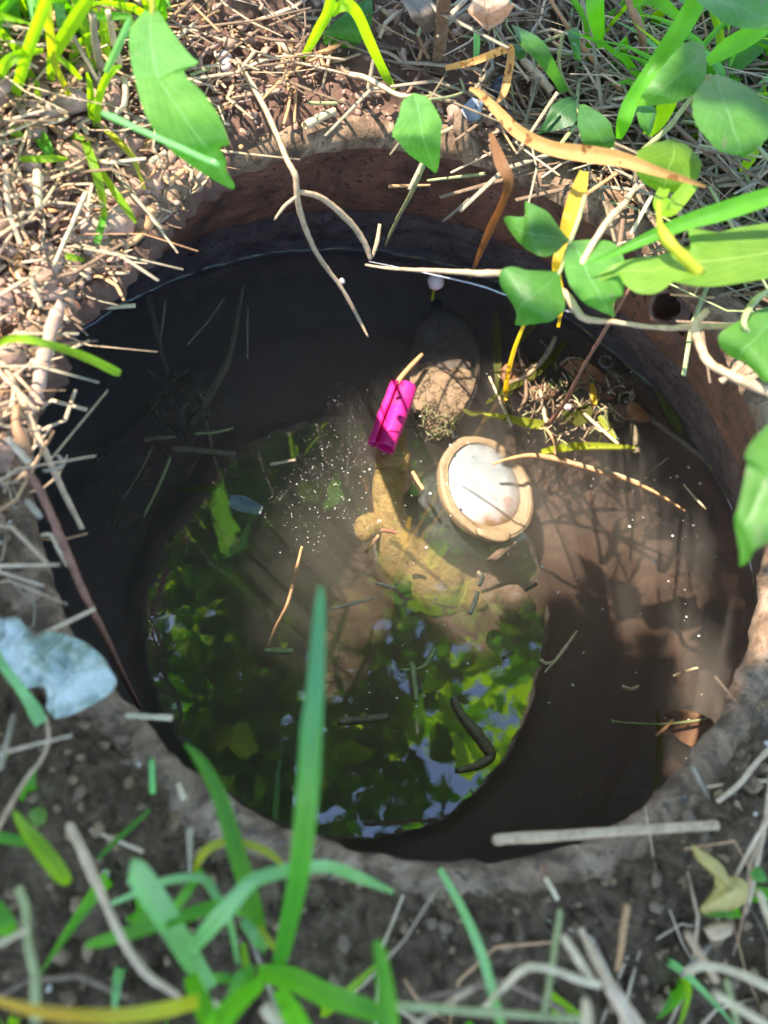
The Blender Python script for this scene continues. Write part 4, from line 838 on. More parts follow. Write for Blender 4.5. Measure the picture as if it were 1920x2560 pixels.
# ------------------------------------------------------------------ submerged and floating things
ZB = -1.12
SUB = [
 ('f', [(930, -40, -.8, 15), (950, 150, -1.0, 16), (985, 330, -1.05, 17), (1030, 520, -1.1, 15), (1075, 700, -1.12, 14), (1110, 830, -1.14, 12)], twig_wet, 'long pale twig sunk at the back left of the dark water', 'twig'),
 ('3', [(1050, 200, -1.0, 10), (1020, 360, -1.05, 16), (985, 520, -1.08, 20), (910, 660, -1.1, 24), (850, 760, -1.1, 24), (820, 810, -1.1, 16)], twig_wet, 'thick brown sunken twig leaning beside the tangle on the left', 'twig'),
 ('3', [(740, 900, -.98, 18), (860, 910, -.98, 20), (1020, 925, -.98, 17)], twig_wet, 'short mossy stick floating under the tangle on the left', 'stick'),
 ('3', [(890, 780, -1.0, 10), (910, 880, -1.05, 12), (940, 1000, -1.08, 12), (1000, 1140, -1.1, 6)], twig_wet, 'bent dark stem under the mossy stick', 'twig'),
 ('3', [(735, 940, -.98, 9), (690, 1050, -.99, 10), (620, 1195, -1.0, 9)], straw_green, 'straight sunken green straw at the left', 'straw'),
 ('3', [(660, 890, -1.0, 6), (600, 1010, -1.02, 7), (530, 1120, -1.04, 6)], twig_wet, 'thin sunken stem left of the straight green straw', 'twig'),
 ('3', [(970, 250, -.96, 4), (900, 350, -.97, 5), (810, 450, -.98, 5)], straw_grey, 'thin grey thread of grass under the surface at the back left', 'straw'),
 ('3', [(1070, 290, -.93, 6), (1068, 400, -.93, 6), (1070, 510, -.93, 5)], straw_grey, 'thin upright straw over a small debris patch at the left back', 'straw'),
 ('3', [(1010, 812, -.94, 7), (930, 830, -.94, 9), (840, 836, -.94, 7)], straw_green, 'thin green blade floating above the mossy stick', 'straw'),
 ('3', [(770, 1080, -.97, 12), (850, 1075, -.97, 14), (930, 1070, -.97, 12)], blade_wet, 'olive blade of grass sunk below the mossy stick', 'grass'),
 ('3', [(620, 865, -.96, 14), (690, 855, -.96, 16), (760, 850, -.96, 10)], twig_wet, 'flat brown fragment floating left of the mossy stick', 'stick'),
 ('3', [(690, 430, -1.0, 7), (705, 340, -.98, 8), (712, 260, -.96, 6)], straw_grey, 'pale sunken straw beside the long pale twig', 'straw'),
 ('6', [(1180, 910, -.95, 8), (1190, 1030, -1.0, 14), (1185, 1150, -1.05, 18), (1170, 1270, -1.1, 16)], blade_wet, 'olive blade standing in the water at the right front', 'grass'),
 ('6', [(300, 850, WF, 16), (330, 920, WF, 20), (390, 990, WF, 26), (440, 1060, WF, 26), (465, 1110, WF, 24), (400, 1150, WF, 20), (315, 1170, WF, 12)], twig_wet, 'bent brown twig floating on the green reflection', 'twig'),
 ('6', [(120, 700, WF, 16), (130, 780, WF, 16), (140, 870, WF, 14)], straw_green, 'short greenish straw floating in the green reflection', 'straw'),
 ('6', [(72, 735, WF, 7), (160, 725, WF, 8), (200, 680, WF, 14), (222, 640, WF, 14)], straw_green, 'bent pale straw floating above the green reflection', 'straw'),
 ('5', [(1140, 650, WF, 14), (1200, 652, WF, 16), (1265, 652, WF, 14)], straw_green, 'short flat straw at the foot of the upright thin straw', 'straw'),
 ('5', [(1155, 630, WF, 7), (1200, 530, WF, 8), (1245, 440, WF, 9), (1280, 300, WF+.02, 9), (1305, 200, WF+.04, 7)], straw_orange, 'thin orange straw rising from the green reflection', 'straw'),
 ('5', [(1430, 470, WF, 6), (1530, 445, WF, 9), (1635, 420, WF, 5)], straw_pale, 'pale straw floating between the tall blade and the meter', 'straw'),
 ('5', [(1460, 960, WF, 16), (1560, 950, WF, 20), (1680, 935, WF, 18)], twig_wet, 'wide brown blade floating behind the tall front blade', 'straw'),
 ('3', [(1165, 970, WF, 9), (1215, 960, WF, 9), (1278, 948, WF, 9)], straw_pale, 'bright white straw floating left of the yellow pipe', 'straw'),
 ('A', [(475, 1325, WF, 10), (510, 1390, WF, 11), (550, 1450, WF, 10)], straw_orange, 'pink-orange wood sliver floating between the pipe and the dial', 'straw'),
 ('B', [(150, 640, -.93, 9), (190, 585, -.93, 10), (240, 520, -.92, 10)], straw_orange, 'orange sliver lying across the knob of the yellow pipe', 'straw'),
 ('B', [(255, 485, WF, 10), (320, 490, WF, 11), (365, 505, WF, 8)], twig_red, 'reddish bud scale floating over the yellow pipe', 'bud'),
 ('B', [(225, 850, WF, 8), (290, 865, WF, 9), (360, 885, WF, 7)], straw_pale, 'pale straw floating below the bend of the pipe', 'straw'),
 ('B', [(925, 770, WF, 10), (955, 815, WF, 13), (935, 870, WF, 9)], straw_pale, 'white kinked straw below the meter body', 'straw'),
 ('B', [(925, 910, WF, 11), (900, 990, WF, 13), (870, 1060, WF, 11)], straw_pale, 'white straw with a rusty end below the meter body', 'straw'),
 ('B', [(1250, 900, WF, 9), (1330, 855, WF, 10)], twig_wet, 'small brown sliver floating right of the brown leaves', 'straw'),
 ('B', [(1110, 1365, WF, 9), (1165, 1330, WF, 9)], twig_wet, 'dark sliver floating at the lower brown leaf', 'straw'),
 ('6', [(695, 745, WF, 5), (760, 670, WF, 10), (835, 565, WF, 5)], straw_pale, 'pale pointed straw floating alone on the dark right water', 'straw'),
 ('6', [(1250, 760, WF, 6), (1300, 740, WF, 8), (1355, 725, WF, 7)], straw_pale, 'short pale straw floating near the right wall', 'straw'),
 ('6', [(985, 955, WF, 9), (1060, 965, WF, 7), (1200, 968, WF, 7), (1330, 955, WF, 7), (1400, 945, WF, 5)], straw_green, 'long yellow-green straw floating at the right front', 'straw'),
 ('6', [(1175, 1020, WF, 9), (1210, 990, WF, 9), (1250, 950, WF, 8)], straw_orange, 'tan sliver crossing the long yellow-green straw', 'straw'),
 ('6', [(1030, 805, WF, 9), (1070, 818, WF, 10), (1100, 805, WF, 9)], straw_pale, 'curled white flake floating on the dark right water', 'straw'),
 ('6', [(675, 690, WF, 8), (700, 705, WF, 10), (735, 700, WF, 9)], straw_pale, 'white flake beside the pointed floating straw', 'straw'),
 ('4', [(470, 968, WF, 7), (540, 945, WF, 9), (640, 930, WF, 12), (760, 950, WF, 14), (900, 990, WF, 12), (1060, 1040, WF, 10), (1180, 1095, WF, 8), (1300, 1170, WF, 5)], straw_orange, 'long frayed orange straw floating across the dial to the right', 'straw'),
 ('4', [(690, 940, WF, 6), (800, 960, WF+.006, 6), (970, 1000, WF+.006, 6), (1110, 1050, WF, 5)], straw_pale, 'thin pale strand floating alongside the frayed orange straw', 'straw'),
 ('4', [(735, 950, WF, 6), (740, 890, WF+.004, 7), (720, 840, WF+.006, 9), (690, 810, WF+.004, 6)], straw_orange, 'short orange fibre linking the yellow blade and the frayed straw', 'straw'),
 ('4', [(455, 590, WF, 6), (500, 690, WF, 7), (553, 805, WF, 8)], straw_pale, 'pale straight straw floating left of the debris heap', 'straw'),
 ('4', [(862, 750, WF, 9), (930, 810, WF, 9), (1012, 882, WF, 9)], straw_pale, 'white straight straw floating in the debris heap', 'straw'),
 ('4', [(1130, 1030, WF, 5), (1175, 985, WF, 6), (1230, 942, WF, 8)], straw_grey, 'small feathery grass flower floating at the right', 'straw'),
 ('4', [(1295, 1055, WF, 5), (1340, 1110, WF, 6), (1390, 1162, WF, 5)], straw_pale, 'thin white straw floating by the right wall', 'straw'),
 ('4', [(570, 750, WF, 8), (610, 690, WF, 10), (610, 600, WF, 10), (585, 500, WF, 9), (580, 450, WF+.02, 8)], twig_brown, 'knotty brown rootlet in the debris heap', 'twig'),
 ('4', [(700, 790, WF, 10), (690, 740, WF, 9), (675, 650, WF, 7)], straw, 'short tan straw standing in the debris heap', 'straw'),
 ('4', [(530, 620, WF, 9), (620, 580, WF, 13), (700, 500, WF, 15), (740, 420, WF+.02, 11)], twig_tan, 'tan stem leaning through the debris heap', 'twig'),
 ('4', [(1090, 920, -.93, 18), (1080, 840, -.93, 18), (1075, 780, -.93, 14)], twig_wet, 'brown stick stub sunk at the right of the debris heap', 'stick'),
 ('4', [(1040, 690, -.93, 12), (1180, 790, -.95, 16), (1300, 880, -.96, 18), (1450, 1000, -.93, 18)], twig_wet, 'dark sunken stick pointing at the right wall', 'stick'),
]
for f, pts, m, lab, cat in SUB:
    nm = {'twig': 'sunken_twig', 'stick': 'floating_stick', 'straw': 'floating_straw', 'grass': 'sunken_grass', 'bud': 'bud_scale'}[cat]
    fn = B if m is blade_wet else T
    fn(nm, lab, cat, f, pts, m, 'plant scraps in the pit water' if cat in ('straw', 'twig', 'stick') else None)
FB = [
 ('4', [(430, 750, WF, 5), (520, 765, WF, 14), (600, 785, WF, 22), (690, 800, WF, 22)], blade_ygreen, 'torn yellow-green blade floating above the frayed orange straw'),
 ('4', [(680, 915, WF, 12), (780, 895, WF, 20), (900, 888, WF, 16), (1085, 895, WF, 8)], blade_ygreen, 'yellow-green blade floating right of the dial'),
 ('4', [(440, 705, WF, 5), (530, 645, WF, 14), (630, 590, WF, 20), (720, 520, WF, 18), (780, 440, WF, 14)], blade_wet, 'long olive blade slanting up through the debris heap'),
 ('4', [(490, 640, -.95, 6), (490, 520, -.95, 22), (488, 400, -.95, 20), (485, 290, -.95, 4)], blade_wet, 'upright olive blade sunk between the lid and the debris heap'),
 ('4', [(930, 760, WF, 10), (960, 800, WF, 18), (1000, 860, WF, 10)], blade_ygreen, 'short folded lime blade in the debris heap'),
 ('4', [(895, 620, WF, 10), (905, 660, WF, 13), (910, 710, WF, 12)], blade_yellow, 'bright yellow stub in the debris heap'),
 ('4', [(770, 740, WF, 6), (830, 770, WF, 40), (870, 740, WF, 36), (880, 710, WF, 8)], blade_wet, 'clump of flat olive grass at the centre of the debris heap'),
 ('4', [(1180, 655, WF, 6), (1220, 720, WF, 22), (1260, 790, WF, 20), (1290, 840, WF, 5)], blade_wet, 'wet olive blade beside the right wall'),
 ('4', [(340, 730, WF, 6), (380, 750, WF, 12), (430, 745, WF, 5)], blade_wet, 'small green blade touching the muddy lid'),
 ('4', [(560, 460, WF+.02, 5), (600, 420, WF+.03, 14), (650, 370, WF+.06, 8)], blade_wet, 'dark wet blade under the torn seedling leaf'),
 ('3', [(990, 1130, -.95, 30), (1050, 1140, -.95, 40), (1130, 1170, -.95, 24)], scrap, 'grey film of silt floating left of the pipe'),
]
for f, pts, m, lab in FB: B('floating_grass', lab, 'grass' if m is not scrap else 'scrap', f, pts, m, 'wet grass blades in the pit')
sn = S
for f, ol, z, n_, m, lab in [
 ('B', [(940, 930), (1060, 890), (1200, 860), (1320, 990), (1325, 1050), (1270, 1100), (1140, 1195), (1040, 1110), (1000, 1010)], -1.3, NCAM*.9+CR*.2, dead_pale, 'broad pale brown sunken leaf below the meter'),
 ('B', [(1280, 1095), (1330, 1120), (1385, 1222), (1180, 1222), (1190, 1160)], -1.35, NCAM*.9-CR*.2, dead_pale, 'small triangular sunken leaf below the broad pale one'),
 ('B', [(1000, 1190), (1060, 1170), (1160, 1250), (1175, 1330), (1160, 1390), (1040, 1330), (980, 1260)], -1.2, NCAM, dead_pale, 'dim brown sunken leaf under the triangular one'),
 ('B', [(920, 780), (1020, 750), (1110, 710), (1125, 760), (1200, 830), (1080, 850), (940, 905)], -1.38, NCAM+CU*.3, dead_pale, 'folded tan sunken leaf at the bottom of the meter body'),
 ('B', [(340, 800), (400, 830), (460, 870), (470, 980), (530, 1040), (390, 1085), (350, 980)], -1.15, NCAM-CR*.3, dead_pale, 'brown sunken leaf under the bend of the pipe'),
 ('B', [(330, 1110), (380, 1080), (500, 1085), (560, 1130), (500, 1250), (420, 1290), (340, 1230)], -1.17, NCAM-CR*.1, dead_pale, 'sunken leaf at the edge of the green reflection'),
 ('4', [(750, 530), (830, 510), (920, 550), (1000, 640), (990, 690), (900, 670), (830, 600)], -.93, NCAM, dead_rust, 'rusty dead leaf in the debris heap under the leaning stem'),
 ('4', [(500, 560), (560, 520), (640, 560), (600, 620), (530, 640)], -.94, NCAM, dead_rust, 'rusty dead leaf at the left of the debris heap'),
 ('4', [(1060, 700), (1110, 715), (1155, 780), (1090, 790), (1050, 740)], -.905, NCAM+CR*.3, dead_rust, 'small curled rust leaf at the right of the debris heap'),
 ('4', [(960, 720), (1040, 710), (1080, 760), (1000, 770)], -.92, NCAM, dead_leaf, 'flat brown leaf piece in the debris heap'),
 ('4', [(620, 640), (700, 620), (760, 650), (700, 690), (640, 690)], -.94, NCAM, dead_leaf, 'dark leaf piece in the middle of the debris heap'),
 ('6', [(1200, 920), (1300, 905), (1420, 950), (1430, 1020), (1330, 1070), (1240, 1000)], -1.0, NCAM, dead_leaf, 'brown leaf sunk under the yellow-green straw at the right front'),
 ('5', [(960, 160), (1000, 145), (1030, 165), (1030, 200), (970, 200)], -.93, NCAM, dead_leaf, 'brown flake at the upper edge of the green reflection'),
]:
    S('dead_leaf', lab, 'leaf', f, ol, z, n_, m, 'dead leaves in the pit', thick=.0008, dome=.001, rough=.0026, freq=55, rings=9, sub=2)
# tangle of rotten grass on the left
def tangle(name, label, f, X, Y, rx, ry, z0, z1, n, mats, kind='stuff'):
    V, Fc, mi = [], [], []
    for k in range(n):
        a = random.uniform(0, 6.28); q = math.sqrt(random.random())
        x, y = X+rx*q*math.cos(a), Y+ry*q*math.sin(a); b = random.uniform(0, 6.28); L = random.uniform(.25, .8)*min(rx, ry)
        z = random.uniform(z0, z1)
        pts = [(x+L*t*math.cos(b+t*random.uniform(-1, 1)), y+L*t*math.sin(b+t), z+random.uniform(-.01, .01), random.uniform(1.5, 4.5)) for t in (-.6, -.2, .2, .6)]
        v, fc, _ = tube_data(path(f, pts, 2), 4, .2, k)
        o = len(V); V += v; Fc += [tuple(i+o for i in q_) for q_ in fc]; mi += [random.randrange(len(mats))]*len(fc)
    o = mesh_obj(name, V, Fc, mats, midx=mi); tag(o, label, 'debris', kind=kind)
tangle('rotten_grass', 'dim tangle of rotten grass sunk at the left', '3', 790, 700, 150, 140, -1.15, -1.0, 130, [twig_wet, straw_grey, blade_wet])
tangle('rotten_grass', 'dim litter of rotten stems sunk at the left front', '3', 720, 1050, 330, 260, -1.2, -1.03, 70, [twig_wet, twig_wet, blade_wet])
tangle('debris_litter', 'litter of wet grass scraps around the dead leaves in the debris heap', '4', 800, 680, 290, 190, ZW-.01, ZW+.012, 150, [straw, blade_wet, twig_wet, twig_brown, straw_green])
tangle('grass_roots', 'olive rootlets trailing from the lower end of the muddy lid', 'A', 620, 980, 170, 130, -.97, -.93, 70, [blade_wet, straw_green, twig_wet])
# millipede
def millipede():
    c = P('d', 725, 982, WF); r = wid(c, 17); V, Fc, mi = [], [], []; N = 96; S_ = 8; w0 = wid(c, 4.5)
    for i in range(N):
        a = math.radians(20+i*350/N); seg_ = (i % 4); w_ = w0*(1.0 if seg_ in (1, 2) else .8)*min(1, (i+2)/8, (N-i+1)/8)
        rc = Vector((math.cos(a), math.sin(a), 0)); cc = c+rc*r*(1+.04*math.sin(a*2))
        for k in range(S_):
            t = 2*math.pi*k/S_; V.append(cc+rc*w_*math.cos(t)+up*(w_*math.sin(t)+.001))
    for i in range(N-1):
        for k in range(S_):
            Fc.append((i*S_+k, i*S_+(k+1) % S_, (i+1)*S_+(k+1) % S_, (i+1)*S_+k)); mi.append(1 if i % 4 in (3,) else 0)
    Fc.append(tuple(range(S_))); mi.append(0); Fc.append(tuple((N-1)*S_+k for k in range(S_))); mi.append(0)
    tag(mesh_obj('millipede', V, Fc, [milli, millp], midx=mi), 'small coiled millipede on the water next to the right wall', 'millipede')
millipede()
# floating specks
def specks():
    V, Fc = [], []
    def add(x, y, r):
        c = P('P', x, y, ZW+.004); q = wid(c, r); o = len(V); k = random.randint(5, 7); a0 = random.random()*6
        s = random.uniform(.5, 1)
        for j in range(k):
            a = a0+6.283*j/k; V.append(c+Vector((math.cos(a)*q, math.sin(a)*q*s, 0)))
        V.append(c+up*q*.5)
        for j in range(k): Fc.append((o+j, o+(j+1) % k, o+k))
    for k in range(900):
        x, y = random.gauss(800, 110), random.gauss(1170, 120)
        if x > 640-.2*(y-1180): add(x, y, random.choice((.4, .45, .5, .5, .6, .7, 1.4)))
    for k in range(650):
        x, y = random.uniform(600, 1850), random.uniform(720, 2000); add(x, y, random.choice((.5, .6, .7, .8, 1.1, 1.7)))
    for k in range(60): add(random.uniform(900, 1800), random.uniform(900, 1800), random.uniform(2.5, 4.5))
    tag(mesh_obj('floating_specks', V, Fc, speck, smooth=False), 'pale pollen and dust specks floating on the water', 'specks', kind='stuff')
specks()

# ------------------------------------------------------------------ front grass tuft
ft = empty('grass_tuft', P('7', 1000, 1060, -.03), 'green grass tuft in the front with one tall upright blade over the water', 'grass')
FT = [
 ([(1200, 970, .15, 24), (1230, 850, .22, 34), (1290, 560, .36, 42), (1330, 200, .48, 46), (1345, -60, .53, 44), (1362, -240, .56, 36), (1380, -560, .6, 24), (1385, -680, .62, 8)], blade_tall),
 ([(1130, 870, .12, 30), (1080, 660, .2, 36), (1020, 460, .26, 34), (950, 230, .3, 30), (870, 80, .32, 22), (800, 0, .33, 5)], blade_green),
 ([(910, 1060, .15, 30), (820, 920, .22, 42), (730, 770, .28, 46), (650, 640, .32, 48), (585, 550, .35, 44), (560, 540, .355, 30)], blade_blue),
 ([(820, 900, .24, 20), (900, 800, .3, 34), (1000, 690, .34, 34), (1080, 600, .36, 28), (1180, 560, .36, 26), (1280, 540, .34, 24), (1420, 530, .3, 22), (1560, 580, .24, 20), (1700, 640, .18, 8)], blade_blue),
 ([(370, 870, .2, 12), (480, 840, .24, 24), (640, 790, .27, 27), (800, 740, .28, 26), (960, 700, .27, 22), (1060, 740, .24, 10)], blade_green),
 ([(480, 690, .12, 10), (600, 640, .16, 14), (720, 590, .2, 16), (870, 580, .22, 17), (930, 650, .22, 17), (990, 760, .2, 14), (1030, 950, .12, 8)], blade_blue),
 ([(1110, 990, .12, 30), (1250, 1010, .2, 40), (1400, 1080, .26, 42), (1540, 1130, .3, 38), (1700, 1190, .32, 30)], blade_green),
 ([(-60, 1095, .4, 12), (150, 1150, .42, 20), (320, 1172, .42, 24), (520, 1175, .4, 26), (700, 1150, .36, 28), (860, 1110, .3, 24)], blade_turn),
 ([(1050, 860, .12, 10), (1065, 960, .12, 15), (1090, 1010, .1, 14)], blade_lime),
 ([(1120, 790, .18, 12), (1160, 850, .18, 14), (1210, 900, .16, 10)], blade_ygreen),
 ([(840, 550, .16, 8), (880, 470, .2, 18), (960, 425, .22, 16), (1060, 430, .22, 13), (1160, 470, .2, 14), (1230, 530, .18, 8)], blade_ygreen),
 ([(1200, 1060, .25, 24), (1260, 1160, .32, 40), (1320, 1280, .38, 46)], blade_green),
 ([(1130, 1030, .2, 22), (1030, 1110, .28, 40), (950, 1200, .34, 46), (880, 1300, .4, 40)], blade_green),
 ([(820, 1000, .2, 26), (860, 1100, .28, 36), (920, 1220, .34, 40)], blade_green),
 ([(1000, 1080, .14, 18), (1040, 1000, .16, 22), (1100, 980, .16, 20)], blade_green),
 ([(740, 720, .14, 14), (800, 650, .17, 20), (870, 540, .18, 14)], blade_green),
 ([(900, 1010, .12, 12), (960, 1010, .14, 18), (1090, 1030, .14, 14)], blade_green),
 ([(1050, 760, .2, 18), (1100, 830, .2, 22), (1150, 890, .16, 14)], blade_blue),
]
for pts, m in FT: blade('blade', '7', [(x, y, z, w_*1.22) for x, y, z, w_ in pts], m, ft, fold=.45)
B('single_grass', 'thin blue-green blade rising at the front centre right of the tuft', 'grass', '8', [(510, 1230, .3, 22), (470, 1080, .27, 24), (430, 930, .24, 24), (370, 780, .2, 22), (310, 660, .16, 19), (240, 540, .12, 16)], blade_blue)
B('single_grass', 'short broad bright blade tip at the bottom centre', 'grass', '7', [(1680, 1280, .45, 56), (1670, 1100, .44, 46), (1650, 960, .43, 36), (1630, 850, .42, 22)], blade_green)
B('single_grass', 'bright green blade crossing the small leaf at the lower left', 'grass', '7', [(60, 290, .2, 10), (120, 380, .22, 30), (200, 480, .22, 40), (270, 570, .2, 34), (300, 600, .18, 12)], blade_lime)
B('single_grass', 'short green blade coming in from the left edge in front', 'grass', '7', [(-40, 400, .2, 24), (40, 410, .2, 24), (115, 425, .2, 20)], blade_green)
B('single_grass', 'thin straight green blade on the dark soil at the left front', 'grass', '7', [(420, 500, .08, 8), (500, 420, .08, 13), (620, 310, .08, 10), (650, 280, .08, 5)], blade_green)
B('single_grass', 'low green blade at the bottom left corner', 'grass', '7', [(-30, 700, .3, 40), (20, 780, .3, 46), (60, 820, .28, 20)], blade_green)

# ------------------------------------------------------------------ top-left grass
lt = empty('grass_tuft', P('c', 250, 700, .05), 'dense bright lime grass tuft in the sunny top left corner', 'grass')
LT = [
 ([(60, 830, .1, 14), (110, 640, .2, 22), (170, 420, .34, 26), (240, 220, .46, 26), (330, -20, .6, 26), (360, -120, .64, 22)], blade_lime),
 ([(350, 560, .2, 16), (370, 380, .32, 28), (440, 260, .4, 30), (540, 100, .5, 30), (640, -40, .58, 24)], blade_lime),
 ([(0, 520, .3, 20), (40, 440, .36, 24), (110, 390, .38, 22), (200, 360, .36, 18), (300, 350, .3, 10)], blade_lime),
 ([(330, -60, .5, 20), (330, 120, .46, 22), (350, 260, .4, 20), (370, 420, .3, 18), (450, 600, .2, 14), (520, 760, .12, 12)], blade_ygreen),
 ([(640, 860, .1, 20), (630, 700, .2, 19), (620, 580, .26, 14), (600, 500, .3, 5)], blade_lime),
 ([(670, 880, .1, 18), (680, 700, .22, 18), (730, 550, .3, 18), (790, 480, .34, 14), (840, 455, .34, 5)], blade_lime),
 ([(900, 130, .5, 12), (850, 250, .46, 17), (780, 400, .4, 17), (730, 500, .34, 12)], blade_blue),
 ([(620, 110, .3, 12), (760, 110, .34, 18), (910, 110, .36, 10)], blade_green),
 ([(590, 980, .16, 20), (640, 1120, .16, 22), (680, 1250, .14, 22), (710, 1380, .1, 18), (720, 1500, .06, 14)], blade_lime),
 ([(720, 1480, .06, 12), (700, 1560, .06, 17), (670, 1680, .04, 16)], blade_green),
 ([(710, 880, .12, 12), (800, 960, .14, 16), (880, 1040, .14, 16), (930, 1110, .12, 12), (1000, 1310, .06, 7)], blade_ygreen),
 ([(700, 1180, .1, 14), (780, 1310, .1, 18), (860, 1420, .08, 18), (940, 1540, .05, 8)], blade_lime),
 ([(130, 1100, .14, 10), (250, 1100, .16, 16), (370, 1095, .16, 16), (470, 1100, .14, 6)], blade_lime),
 ([(240, 900, .12, 30), (300, 980, .15, 32), (340, 1060, .14, 22), (360, 1130, .1, 8)], blade_green),
 ([(0, 650, .15, 26), (60, 580, .2, 24), (0, 480, .26, 20)], blade_lime),
 ([(420, 850, .1, 14), (500, 930, .12, 16), (580, 960, .12, 10)], blade_lime),
 ([(180, -60, .2, 40), (190, 60, .18, 36), (240, 180, .14, 24)], blade_blue),
 ([(400, -40, .3, 26), (420, 130, .26, 24), (440, 260, .2, 16)], blade_blue),
 ([(560, -40, .3, 24), (560, 140, .24, 24), (590, 300, .14, 14)], blade_green),
 ([(60, -60, .3, 30), (100, 120, .25, 30), (110, 300, .16, 18)], blade_green),
 ([(450, 1770, .06, 12), (510, 1780, .07, 16), (580, 1800, .06, 8)], blade_lime),
 ([(390, 390, .3, 12), (480, 460, .28, 15), (560, 550, .22, 10)], blade_lime),
 ([(260, 820, .1, 10), (265, 700, .16, 14), (250, 560, .22, 12)], blade_lime),
 ([(0, 880, .14, 22), (80, 900, .16, 22), (180, 960, .14, 10)], blade_lime),
]
for pts, m in LT: blade('blade', 'c', pts, m, lt, fold=.4)
TG = [
 ('b', [(880, 20, .3, 20), (960, -10, .34, 26), (1060, 30, .34, 26), (1140, 100, .3, 18)], blade_green, 'short green blade arching at the top edge right of the dead stems'),
 ('b', [(720, 190, .1, 8), (780, 110, .18, 10), (850, 30, .26, 10), (920, -50, .3, 8)], blade_lime, 'thin lime stalk at the top edge among the dead stems'),
 ('b', [(960, 780, .2, 20), (1020, 700, .28, 40), (1080, 600, .34, 42), (1110, 520, .38, 30)], blade_lime, 'lit lime blade under the serrated leaves at the right'),
 ('e', [(1365, 390, .14, 14), (1370, 290, .2, 17), (1368, 200, .24, 14)], blade_blue, 'short mint green stub standing behind the back straw'),
 ('b', [(1659, 560, .2, 30), (1620, 700, .24, 40), (1560, 900, .2, 30), (1500, 1000, .14, 10)], blade_lime, 'lime blade under the largest serrated leaf'),
 ('d', [(1060, -20, .4, 26), (1040, 60, .42, 34), (1100, 90, .42, 40), (1230, -60, .4, 34)], blade_lime, 'lime green fork of blades below the serrated leaves'),
]
for f, pts, m, lab in TG: B('single_grass', lab, 'grass', f, pts, m, 'single green blades round the pit')
# ------------------------------------------------------------------ litter on the ground
def ground_point(x, y): return Vector((x*R, y*R, gz(x, y)*R))
def litter(name, label, n, dens, mats, lmin, lmax, wmin, wmax, tilt, cat, lift=.02):
    V, Fc, mi = [], [], []; c = 0; tries = 0
    while c < n and tries < n*40:
        tries += 1
        a = random.uniform(-math.pi, math.pi); q = rim_r(a)+.0+random.random()**1.3*1.9
        x, y = q*math.cos(a), q*math.sin(a)
        if random.random() > dens(math.degrees(a), q, x, y) or q < ground_in(a)-.03 or ((76 < math.degrees(a) < 128 or 5 < math.degrees(a) < 60) and q < rim_r(a)+.15 and random.random() < .93): continue
        c += 1
        p = ground_point(x, y)+up*lift*R*random.random(); L = random.uniform(lmin, lmax)*R; w_ = random.uniform(wmin, wmax)*R
        b = random.uniform(0, 6.28); e = random.gauss(0, tilt); d = Vector((math.cos(b)*math.cos(e), math.sin(b)*math.cos(e), abs(math.sin(e))))
        side = Vector((-math.sin(b), math.cos(b), 0)); k1 = random.gauss(0, .35)
        if q < rim_r(a)+.14: L *= .36
        pr = []
        for t in (-.5, -.17, .17, .5):
            pr.append((p+d*L*(t+.4)+side*L*k1*(t*t*2-.2)+up*(-abs(t)*L*.05), w_*(1 if abs(t) < .4 else .75)))
        v, fc, _ = tube_data(pr, 4, .3, c*.37); v = [pr[i//4][0]+(q_-pr[i//4][0])-up*((q_-pr[i//4][0]).z*.6) for i, q_ in enumerate(v)]; o = len(V); V += v
        Fc += [tuple(i+o for i in q_) for q_ in fc]; mi += [random.randrange(len(mats))]*len(fc)
    o = mesh_obj(name, V, Fc, mats, midx=mi); tag(o, label, cat, kind='stuff'); return o
def ang(d, c, w_): return max(0, 1-abs((d-c+180) % 360-180)/w_)
litter('straw_litter', 'dense dry straw litter and thatch on the ground round the pit', 2700, lambda d, q, x, y: (.04 if q > rim_r(math.radians(d))+.2 else 0)+1.0*min(1, 2.2*ang(d, 155, 60))+.4*ang(d, 60, 60)+.3*ang(d, -65, 60)*(q > 1.24), [straw, straw, twig_tan, straw_orange, straw_grey, twig_brown, twig_brown, twig_tan], .06, .5, .0018, .0075, .3, 'straw')
litter('straw_crumbs', 'short broken straw crumbs on the sunny left bank and back soil', 2600, lambda d, q, x, y: 1.2*ang(d, 158, 55)+.25*ang(d, 110, 40), [straw, twig_clay, straw_orange, crumb_r, crumb_r], .03, .10, .004, .012, .3, 'straw', .03)
litter('dead_grass', 'dead grass stems matted on the soil at the upper right', 1100, lambda d, q, x, y: (1.1*ang(d, 50, 50)+.2*ang(d, 15, 30))*(q > 1.18), [straw_grey, twig_brown, twig_brown, twig_wet, straw, straw_green], .2, .8, .003, .010, .25, 'straw', .08)
